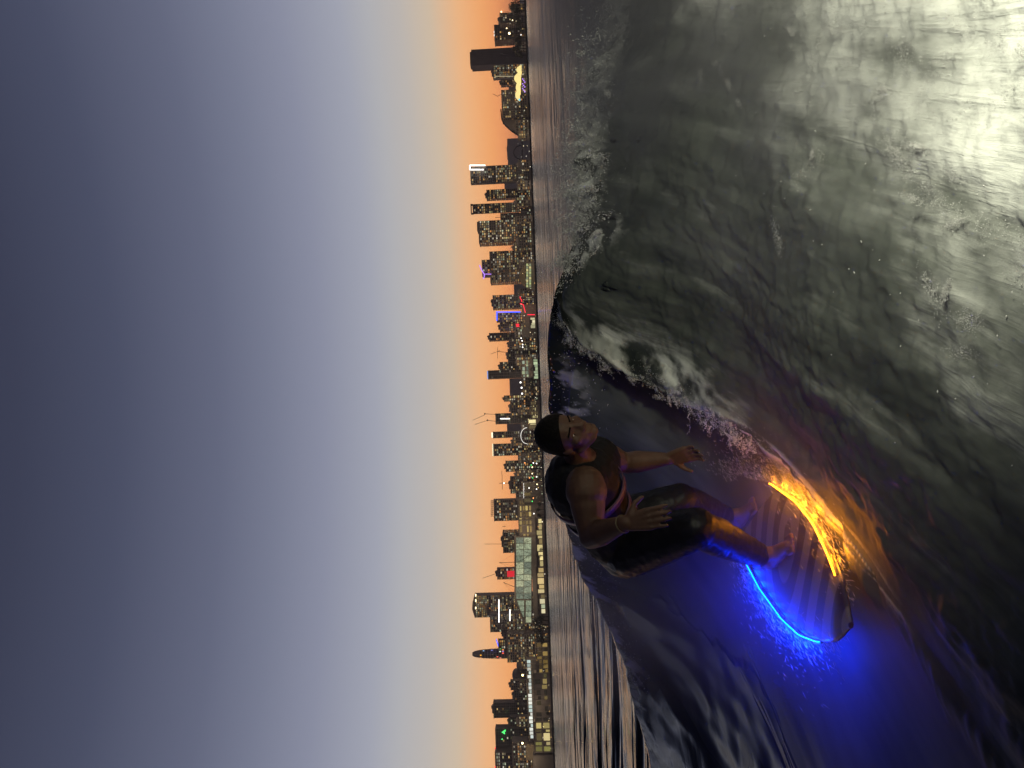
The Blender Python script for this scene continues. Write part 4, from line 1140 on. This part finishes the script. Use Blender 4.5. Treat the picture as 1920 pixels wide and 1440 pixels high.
skin_m = bpy.data.materials.new('skin')
n, l, b = nodes_of(skin_m)
tcn = N(n, 'ShaderNodeTexCoord'); no = N(n, 'ShaderNodeTexNoise'); no.inputs['Scale'].default_value = 14; no.inputs['Detail'].default_value = 6
l.new(tcn.outputs['Object'], no.inputs['Vector'])
cr = N(n, 'ShaderNodeValToRGB'); ramp(cr, [(.3, (.08, .042, .027)), (.7, (.135, .07, .045))]); l.new(no.outputs['Fac'], cr.inputs[0]); l.new(cr.outputs[0], b.inputs['Base Color'])
b.inputs['Roughness'].default_value = .55; b.inputs['Specular IOR Level'].default_value = .35; b.inputs['Subsurface Weight'].default_value = .12; b.inputs['Subsurface Radius'].default_value = (.02, .008, .004)
no2 = N(n, 'ShaderNodeTexNoise'); no2.inputs['Scale'].default_value = 160; no2.inputs['Detail'].default_value = 3; l.new(tcn.outputs['Object'], no2.inputs['Vector'])
bp = N(n, 'ShaderNodeBump'); bp.inputs['Strength'].default_value = .12; bp.inputs['Distance'].default_value = .003; l.new(no2.outputs['Fac'], bp.inputs['Height']); l.new(bp.outputs[0], b.inputs['Normal'])
vest_m = mat('vest_cloth', (.009, .008, .009), .7, .3, 25, bump=.5, spec=.25)
pants_m = mat('wet_neoprene', (.006, .006, .009), .48, .4, 14, bump=.8, spec=.22)
hair_m = mat('dark_hair', (.005, .004, .0035), .8, .5, 90, bump=.8, spec=.15)

# joints: picture position of each joint and its distance from the camera
J = dict(
    head=P(1062, 815, 2.90), neck=P(1092, 868, 3.02), chest=P(1092, 905, 3.08), belly=P(1128, 965, 3.22), pelvis=P(1165, 1012, 3.34),
    sh_n=P(1098, 910, 2.90), el_n=P(1108, 1006, 2.84), wr_n=P(1172, 981, 2.66),
    sh_f=P(1122, 856, 3.28), el_f=P(1172, 868, 3.36), wr_f=P(1253, 860, 3.24),
    hip_n=P(1182, 1026, 3.26), kn_n=P(1306, 990, 2.98), an_n=P(1424, 1042, 3.22),
    hip_f=P(1170, 985, 3.44), kn_f=P(1276, 940, 3.40), an_f=P(1360, 968, 3.80))
person = empty('person', (BM @ Vector((0, .75, .02)))); 
tag(person, 'surfer in a dark sleeveless vest crouching on the lit surfboard, arms out', 'person')
ORG = Vector(person.location)
def rel(v): return Vector(v) - ORG
for k in J: J[k] = rel(J[k])

body = MB()
# torso
TB = .022
cap_mesh(body, J['chest'], .128 + TB, J['belly'], .104 + TB)
cap_mesh(body, J['belly'], .104 + TB, J['pelvis'], .130 + TB)
cap_mesh(body, J['neck'], .062, J['head'] + (J['neck'] - J['head']) * .35, .055)
cap_mesh(body, J['neck'], .075, J['chest'], .12)
cap_mesh(body, J['sh_n'], .078, J['chest'], .115)
cap_mesh(body, J['sh_f'], .075, J['chest'], .115)
cap_mesh(body, J['hip_n'], .105, J['hip_f'], .105)
# arms
for s_ in 'nf':
    sh, el, wr = J['sh_' + s_], J['el_' + s_], J['wr_' + s_]
    ell(body, sh.lerp(el, .12), (Vector((1, 0, 0)), Vector((0, 1, 0)), Vector((0, 0, 1))), (.088, .088, .085)); cap_mesh(body, sh, .080, sh.lerp(el, .45), .071); cap_mesh(body, sh.lerp(el, .45), .071, el, .048)
    cap_mesh(body, el, .050, el.lerp(wr, .3), .053); cap_mesh(body, el.lerp(wr, .3), .053, wr, .029)
# legs
for s_ in 'nf':
    hp, kn, an = J['hip_' + s_], J['kn_' + s_], J['an_' + s_]
    cap_mesh(body, hp, .105, kn, .063); cap_mesh(body, kn, .060, kn.lerp(an, .3), .060); cap_mesh(body, kn.lerp(an, .3), .060, an, .036)
    # foot flat on the deck, toes across the board to the right of the view
    ank = an + ORG
    loc = BM.inverted() @ ank
    q = min(max(loc.y, .12), bl - .2)
    z = rocker(q) + .028
    heel = BM @ Vector((loc.x - SIDE_R * .035, q - .03, z + .03)); mid = BM @ Vector((loc.x + SIDE_R * .045, q + .05, z + .028)); toe = BM @ Vector((loc.x + SIDE_R * .10, q + .125, z + .016))
    heel, mid, toe = rel(heel), rel(mid), rel(toe)
    cap_mesh(body, an, .036, heel + Vector((0, 0, .012)), .032); cap_mesh(body, heel, .03, mid, .034); cap_mesh(body, an, .034, mid, .03); cap_mesh(body, mid, .034, toe, .022)
    fwd = (toe - mid).normalized(); sd = fwd.cross(Vector((0, 0, 1))).normalized()
    for k in range(5):
        b0 = toe + sd * ((k - 2) * .0165); cap_mesh(body, b0 - fwd * .02, .011, b0 + fwd * (.035 - .005 * abs(k - (1 if s_ == 'n' else 3))), .0095 if k else .012, 8)
# hands: palm, four fingers and a thumb
def hand(wr, tip_dir, side, spread, curl, thumb_side, palm_n):
    f_ = tip_dir.normalized(); sd = side - f_ * side.dot(f_); sd.normalize(); pn_ = palm_n - f_ * palm_n.dot(f_) - sd * palm_n.dot(sd); pn_.normalize()
    k0 = wr + f_ * .095
    for k in range(4):
        cap_mesh(body, wr + f_ * .015 + sd * ((k - 1.5) * .011), .0165, k0 + sd * ((k - 1.5) * .0205), .0135, 10)
    for k, (L, r_) in enumerate(((.072, .0092), (.080, .0095), (.074, .009), (.058, .008))):
        d0 = (f_ + sd * ((k - 1.5) * spread)).normalized(); b0 = k0 + sd * ((k - 1.5) * .021)
        d1 = (d0 + pn_ * curl).normalized(); d2 = (d0 + pn_ * curl * 2.2).normalized()
        a1 = b0 + d0 * L * .48; a2 = a1 + d1 * L * .30; a3 = a2 + d2 * L * .24
        cap_mesh(body, b0, r_ * 1.12, a1, r_, 8); cap_mesh(body, a1, r_, a2, r_ * .93, 8); cap_mesh(body, a2, r_ * .93, a3, r_ * .8, 8)
    tb = wr + f_ * .028 + sd * thumb_side * .03
    t1 = tb + (f_ * .55 + sd * thumb_side * .75 + pn_ * .2).normalized() * .045; t2 = t1 + (f_ * .85 + sd * thumb_side * .45 + pn_ * .25).normalized() * .034
    cap_mesh(body, tb, .015, t1, .0115, 8); cap_mesh(body, t1, .0115, t2, .0088, 8)
up = Vector((0, 0, 1))
# near hand: fingers down and a little towards the camera, thumb to the right of the view
hand(J['wr_n'], rel(P(1243, 968, 2.60)) - J['wr_n'], -RV, .05, .12, -1, Vector((.2, .9, -.2)))
# far hand: fingers down, palm to the camera
hand(J['wr_f'], rel(P(1302, 848, 3.16)) - J['wr_f'], Vector((.8, -.5, 0)), .07, .42, -1, Vector((-.7, -.5, 0)))
# head
Fh = Vector((.46, -.80, -.40)).normalized(); Uh = (up * .98 + Vector((.02, 0, 0)) + Fh * .1); Uh = (Uh - Fh * Uh.dot(Fh)).normalized(); Rh = Fh.cross(Uh).normalized()
AX = (Rh, Fh, Uh); hc_ = J['head']
HS = .93
def hp(x_, y_, z_): return hc_ + (Rh * x_ + Fh * y_ + Uh * z_) * HS
ell(body, hp(0, -.008, .035), AX, (.077, .096, .092))
ell(body, hp(0, .022, -.035), AX, (.062, .070, .075))
ell(body, hp(0, .045, -.085), AX, (.040, .040, .030))          # jaw
ell(body, hp(0, .075, -.098), AX, (.022, .018, .018))          # chin
for s_ in (-1, 1):
    cap_mesh(body, hp(s_ * .014, .083, .022), .011, hp(s_ * .048, .068, .018), .010, 8)       # brow
    ell(body, hp(s_ * .045, .055, -.022), AX, (.023, .022, .022))   # cheek
    cap_mesh(body, hp(s_ * .062, .0, -.068), .016, hp(s_ * .025, .062, -.098), .016, 8)       # jaw line
    ell(body, hp(s_ * .079, -.012, -.012), (Rh * .9 + Fh * .3 * s_, Fh, Uh), (.011, .019, .031))  # ear
    ell(body, hp(s_ * .013, .100, -.034), AX, (.010, .011, .009))   # nostril wing
for s_ in (-1, 1):
    cap_mesh(body, hp(s_ * .018, .076, .0075), .0062, hp(s_ * .044, .066, .0065), .0062, 8); cap_mesh(body, hp(s_ * .019, .074, -.0075), .005, hp(s_ * .043, .064, -.0065), .005, 8)   # lids
cap_mesh(body, hp(0, .086, .016), .009, hp(0, .106, -.024), .012, 8)      # nose
cap_mesh(body, hp(-.018, .086, -.060), .0075, hp(.018, .086, -.060), .0075, 8)
cap_mesh(body, hp(-.016, .085, -.072), .0085, hp(.016, .085, -.072), .0085, 8)
skin_over(body, 'body', skin_m, person, .0052, 3, .5)
for s_ in (-1, 1):
    e = MB(); ell(e, hp(s_ * .031, .066, .002), AX, (.0125, .0125, .0105), 12, 8); e.build('eye', mat('eye_white', (.6, .58, .55), .2, .05, 20), person, True)
    e = MB(); ell(e, hp(s_ * .031 + .001, .0758, -.001), AX, (.0062, .004, .0062), 10, 6); e.build('iris', mat('iris', (.03, .02, .015), .1, .1, 20), person, True)
    e = MB(); cap_mesh(e, hp(s_ * .016, .0925, .026), .004, hp(s_ * .05, .076, .026), .0035, 8); e.build('eyebrow', hair_m, person, True)
# close-cropped dark hair
hm = MB()
ell(hm, hp(0, -.010, .040), AX, (.083, .101, .095)); ell(hm, hp(0, -.030, .0), AX, (.080, .080, .085))
skin_over(hm, 'hair', hair_m, person, .006, 2, .5, cut=[(hp(0, .060, .052), (Fh * .62 - Uh * .78).normalized()), (hp(0, -.03, -.055), -Uh)])
# vest
vs_ = MB(); g_ = .036
cap_mesh(vs_, J['chest'], .130 + g_, J['belly'], .106 + g_); cap_mesh(vs_, J['belly'], .106 + g_, J['pelvis'].lerp(J['belly'], .35), .122 + g_)
cap_mesh(vs_, J['neck'].lerp(J['chest'], .55), .074 + g_, J['chest'], .12 + g_)
cap_mesh(vs_, J['sh_n'].lerp(J['chest'], .42), .066 + g_, J['chest'], .115 + g_)
cap_mesh(vs_, J['sh_f'].lerp(J['chest'], .2), .082 + g_, J['chest'], .115 + g_)
skin_over(vs_, 'vest', vest_m, person, .007, 5, .5, fold=.0025)
# two webbing straps with buckles round the vest
strap_m = mat('webbing', (.10, .05, .09), .45, .2, 40)
for f_, rr_ in ((.25, .168), (.8, .150)):
    c_ = J['chest'].lerp(J['belly'], f_); ax = (J['belly'] - J['chest']).normalized()
    t_ = ax.cross(up).normalized(); t2 = ax.cross(t_)
    st_ = MB(); nn = 40
    for k in range(nn):
        for wv_ in (-.017, .017):
            for rad in (rr_, rr_ + .005):
                a = 2 * math.pi * k / nn; st_.v.append(tuple(c_ + ax * wv_ + t_ * rad * math.cos(a) + t2 * rad * math.sin(a)))
    for k in range(nn):
        a, c2 = k * 4, ((k + 1) % nn) * 4
        for i, j in ((0, 2), (2, 3), (3, 1), (1, 0)):
            st_.f.append((a + i, c2 + i, c2 + j, a + j)); st_.m.append(0); st_.col.append(None)
    st_.build('strap', strap_m, person, True)
# wetsuit trousers
pt = MB(); g_ = .022
cap_mesh(pt, J['pelvis'].lerp(J['belly'], .4), .125 + g_, J['pelvis'], .130 + g_)
cap_mesh(pt, J['hip_n'], .112 + g_, J['hip_f'], .108 + g_)
bum = rel(P(1172, 1032, 3.36)); cap_mesh(pt, bum, .130, J['hip_n'].lerp(J['kn_n'], .18), .120)
for s_ in 'nf':
    hpj, kn, an = J['hip_' + s_], J['kn_' + s_], J['an_' + s_]
    cap_mesh(pt, hpj, .112 + g_, hpj.lerp(kn, .55), .088 + g_); cap_mesh(pt, hpj.lerp(kn, .55), .088 + g_, kn, .066 + g_); cap_mesh(pt, kn, .062 + g_, kn.lerp(an, .3), .062 + g_); cap_mesh(pt, kn.lerp(an, .3), .062 + g_, an.lerp(kn, .06), .038 + g_)
skin_over(pt, 'trousers', pants_m, person, .0065, 10, .6, fold=.0022)
# bracelet on the near wrist
br_ = MB(); w0 = J['wr_n'] + (J['el_n'] - J['wr_n']) * .06; ax = (J['el_n'] - J['wr_n']).normalized(); t_ = ax.cross(up).normalized(); t2 = ax.cross(t_); pr = None
for k in range(21):
    a = 2 * math.pi * k / 20; q = w0 + t_ * .033 * math.cos(a) + t2 * .033 * math.sin(a)
    if pr is not None: br_.tube(pr, q, .003, n=6, caps=False)
    pr = q
br_.build('bracelet', mat('cord_bracelet', (.16, .12, .07), .6, .2, 60), person, True)

# ------------------------------------------------------------------ flying water
drop_m = bpy.data.materials.new('water_drops')
n, l, b = nodes_of(drop_m)
tcn = N(n, 'ShaderNodeNewGeometry'); no = N(n, 'ShaderNodeTexNoise'); no.inputs['Scale'].default_value = 30
l.new(tcn.outputs['Position'], no.inputs['Vector']); cr = N(n, 'ShaderNodeValToRGB'); ramp(cr, [(.35, (.45, .45, .44)), (.65, (.8, .8, .78))]); l.new(no.outputs['Fac'], cr.inputs[0]); l.new(cr.outputs[0], b.inputs['Base Color'])
b.inputs['Roughness'].default_value = .25; b.inputs['IOR'].default_value = 1.33
OCT_V = np.array([(1, 0, 0), (-1, 0, 0), (0, 1, 0), (0, -1, 0), (0, 0, 1), (0, 0, -1)], float)
OCT_F = np.array([(0, 2, 4), (2, 1, 4), (1, 3, 4), (3, 0, 4), (2, 0, 5), (1, 2, 5), (3, 1, 5), (0, 3, 5)])
def droplets(name, label, pos_, rad, stretch, direction):
    m_ = len(pos_)
    d = direction / np.linalg.norm(direction, axis=1, keepdims=True)
    ref = np.where(np.abs(d[:, 2:3]) < .9, np.array([[0, 0, 1.]]), np.array([[1., 0, 0]]))
    e1 = np.cross(d, ref); e1 /= np.linalg.norm(e1, axis=1, keepdims=True); e2 = np.cross(d, e1)
    V = pos_[:, None, :] + rad[:, None, None] * (OCT_V[None, :, 0:1] * d[:, None, :] * stretch[:, None, None] + OCT_V[None, :, 1:2] * e1[:, None, :] + OCT_V[None, :, 2:3] * e2[:, None, :])
    Fa = (OCT_F[None] + 6 * np.arange(m_)[:, None, None]).reshape(-1, 3)
    me_ = bpy.data.meshes.new(name); me_.from_pydata(V.reshape(-1, 3).tolist(), [], Fa.tolist())
    o = link_mesh(name, me_, drop_m, None, True)
    return tag(o, label, kind='stuff')
# spray thrown up along the broken crest
m_ = 16000
xx = rng.uniform(.75, 3.2, m_); cyy = crest_y(xx)
dens = .5 + .5 * pn(xx * 5, xx * 0 + 2, 33) * 1.6
up_ = rng.exponential(.035 + .05 * np.clip(dens, 0, 1.2), m_)
yy = cyy + rng.normal(-.1, .16, m_); hh_ = water_h(xx, yy)
pos_ = np.stack([xx, yy, hh_ + up_ - .01], 1)
droplets('crest_spray', 'fine spray thrown up along the breaking crest', pos_, rng.uniform(.0007, .0026, m_), rng.uniform(1, 3.2, m_), np.stack([rng.normal(-.5, .6, m_), rng.normal(-.3, .3, m_), rng.normal(.8, .5, m_)], 1))
# drops over the wash
m_ = 900
xx = rng.uniform(-.3, 2.2, m_); yy = rng.uniform(1.6, 4.2, m_); keep = (xx - (yy - 1.9) + rng.normal(0, .35, m_)) > 0; xx, yy = xx[keep], yy[keep]; m_ = len(xx)
pos_ = np.stack([xx, yy, water_h(xx, yy) + rng.exponential(.05, m_)], 1)
droplets('wash_drops', 'stray drops leaping from the white wash', pos_, rng.uniform(.0008, .0024, m_), rng.uniform(1, 3, m_), np.stack([rng.normal(-.6, .5, m_), rng.normal(-.6, .5, m_), rng.normal(.2, .4, m_)], 1))
# spray peeling off the rails of the board
m_ = 4500
q = rng.uniform(.05, 1.5, m_); sidev = np.where(rng.random(m_) < .55, SIDE_R, -SIDE_R)
w_ = half_w(q); off = rng.exponential(.045, m_)
lp = np.stack([sidev * (w_ + .01 + off), q - rng.exponential(.12, m_), .0 * q + rng.exponential(.02, m_)], 1)
A = np.array(BM)[:3, :3]; pos_ = lp @ A.T + np.array(tail)[None]
pos_[:, 2] = np.maximum(pos_[:, 2], water_h(pos_[:, 0], pos_[:, 1]) + .004)
droplets('board_spray', 'bright spray peeling off the lit rails of the surfboard', pos_, rng.uniform(.0004, .0012, m_), rng.uniform(3, 26, m_), np.stack([rng.normal(.35, .25, m_), rng.normal(.9, .2, m_), rng.normal(.12, .15, m_)], 1))
# drops torn off the lip
m_ = 3000
yy = rng.uniform(3.1, 4.9, m_); xx = lipx(yy) + rng.normal(-.05, .07, m_)
pos_ = np.stack([xx, yy, water_h(xx + .06, yy) + rng.normal(.0, .03, m_)], 1)
droplets('lip_spray', 'fine spray torn off the lip of the wave', pos_, rng.uniform(.0004, .0014, m_), rng.uniform(1, 5, m_), np.stack([rng.normal(-.5, .3, m_), rng.normal(-.8, .3, m_), rng.normal(0, .3, m_)], 1))
# drops behind the surfer on the left crest
m_ = 1200
xx = rng.uniform(-2.6, .25, m_); yy = crest_y(xx) + rng.normal(-.05, .1, m_)
pos_ = np.stack([xx, yy, water_h(xx, yy) + rng.exponential(.03, m_)], 1)
droplets('crest_drops', 'small drops along the crest behind the surfer', pos_, rng.uniform(.001, .0038, m_), rng.uniform(1, 3, m_), rng.normal(0, 1, (m_, 3)))

# torn clumps of foam: clouds of tiny drops drawn out along the flow
def clumps(name, label, cen, num, size, drops, dirv, rad):
    ps, dr = [], []
    for c_, sz in zip(cen, size):
        k = int(drops * rng.uniform(.4, 1.6))
        a = rng.normal(0, 1, (k, 3)); a /= np.linalg.norm(a, axis=1, keepdims=True); a *= (rng.random((k, 1)) ** .7)
        d_ = np.array(dirv) + rng.normal(0, .35, 3); d_ /= np.linalg.norm(d_)
        q = a * sz * np.array([1, 1, .55]) + d_[None] * (rng.normal(0, 1, (k, 1)) * sz * rng.uniform(.8, 2.4))
        # fringe the cloud with a little noise so that its outline is torn
        q += .35 * sz * np.stack([pn(q[:, 0] / sz * 1.5 + 7 * c_[0], q[:, 1] / sz * 1.5, 3), pn(q[:, 1] / sz * 1.5, q[:, 2] / sz * 1.5 + c_[1] * 5, 4), pn(q[:, 2] / sz * 1.5, q[:, 0] / sz * 1.5, 5)], 1)
        ps.append(q + np.array(c_)[None]); dr.append(np.repeat(d_[None], k, 0) + rng.normal(0, .3, (k, 3)))
    ps, dr = np.concatenate(ps), np.concatenate(dr); m_ = len(ps)
    droplets(name, label, ps, rng.uniform(*rad, m_), rng.uniform(1, 4, m_), dr)
# over the wash
xx = rng.uniform(.0, 2.3, 260); yy = rng.uniform(1.5, 4.0, 260); kp = (xx - (yy - 1.95) + rng.normal(0, .28, 260) + .5 * pn(xx * 2, yy * 2, 12)) > .15; xx, yy = xx[kp], yy[kp]
cen = np.stack([xx, yy, water_h(xx, yy) + rng.exponential(.018, len(xx))], 1)
clumps('foam_clumps', 'torn white foam clumps flung over the wash', cen, 0, rng.uniform(.012, .05, len(xx)), 420, (-.55, -.75, .05), (.0003, .0010))
# along the broken crest
xx = rng.uniform(.72, 3.0, 210); yy = crest_y(xx) + rng.normal(-.14, .12, 210)
cen = np.stack([xx, yy, water_h(xx, yy) + rng.exponential(.035, 210) * (.4 + np.clip(pn(xx * 4, xx * 0, 9) + .5, 0, 1.3))], 1)
clumps('crest_foam', 'ragged foam bursting along the broken crest', cen, 0, rng.uniform(.015, .06, 210), 170, (-.35, -.3, .75), (.0008, .0028))
# spilling off the lip into the pocket
yy = rng.uniform(3.35, 4.75, 130); xx = lipx(yy) + rng.normal(-.02, .05, 130)
cen = np.stack([xx - .05, yy, water_h(xx + .07, yy) + rng.normal(-.01, .02, 130)], 1)
clumps('lip_foam', 'frothy foam spilling off the lip of the wave', cen, 0, rng.uniform(.008, .032, 130), 150, (-.5, -.8, -.15), (.0005, .0017))
# ------------------------------------------------------------------ drifting spray mist over the wake
MIST_B, MIST_R, MIST_C = .27, 1.55, 3.4
mm = bpy.data.materials.new('spray_mist')
mm.use_nodes = True
n, l = mm.node_tree.nodes, mm.node_tree.links
n.clear()
out = N(n, 'ShaderNodeOutputMaterial'); pv = N(n, 'ShaderNodeVolumePrincipled'); l.new(pv.outputs[0], out.inputs['Volume'])
pv.inputs['Color'].default_value = (.93, .93, .93, 1); pv.inputs['Anisotropy'].default_value = .4
g_ = N(n, 'ShaderNodeNewGeometry'); sp_ = N(n, 'ShaderNodeSeparateXYZ'); l.new(g_.outputs['Position'], sp_.inputs[0])
px_, py_, pz_ = sp_.outputs
pos = g_.outputs['Position']
zr = math_('SUBTRACT', pz_, math_('ADD', math_('MULTIPLY', math_('SUBTRACT', py_, 2.0), .27), .10))
vert = maprange(zr, 0.0, .33, 1.0, 0.0)
bx_, by_ = math_('DIVIDE', math_('ADD', px_, .62), 1.0), math_('DIVIDE', math_('SUBTRACT', py_, 2.8), 1.1)
bd_ = maprange(math_('ADD', math_('MULTIPLY', bx_, bx_), math_('MULTIPLY', by_, by_)), 0.0, 1.3, 1.0, 0.0)
rt_ = maprange(math_('SUBTRACT', px_, math_('MULTIPLY', math_('SUBTRACT', py_, 2.6), .55)), -.15, 1.1)
cr_ = math_('MULTIPLY', math_('MULTIPLY', maprange(px_, .6, 1.2), maprange(py_, 3.7, 4.5)), MIST_C)
lf_ = math_('MULTIPLY', math_('MULTIPLY', maprange(px_, -.5, -1.0), maprange(px_, -2.4, -1.6)), math_('MULTIPLY', maprange(py_, 4.0, 4.8), .7))
nz_ = maprange(noise(pos, 1.7, 3, .55), .36, .66, .25, 1.0)
edge = math_('MULTIPLY', maprange(px_, 2.9, 3.2, 1, 0), maprange(py_, 5.2, 5.6, 1, 0))
dens_ = math_('MULTIPLY', math_('MULTIPLY', math_('MULTIPLY', math_('ADD', math_('ADD', cr_, lf_), math_('ADD', math_('MULTIPLY', bd_, MIST_B), math_('MULTIPLY', rt_, MIST_R))), vert), nz_), edge)
l.new(dens_, pv.inputs['Density'])
b_ = MB(); b_.box((.4, 3.45, .55), (5.6, 4.3, 1.25)); o = b_.build('mist', mm)
tag(o, 'drifting spray mist over the wake', kind='stuff')
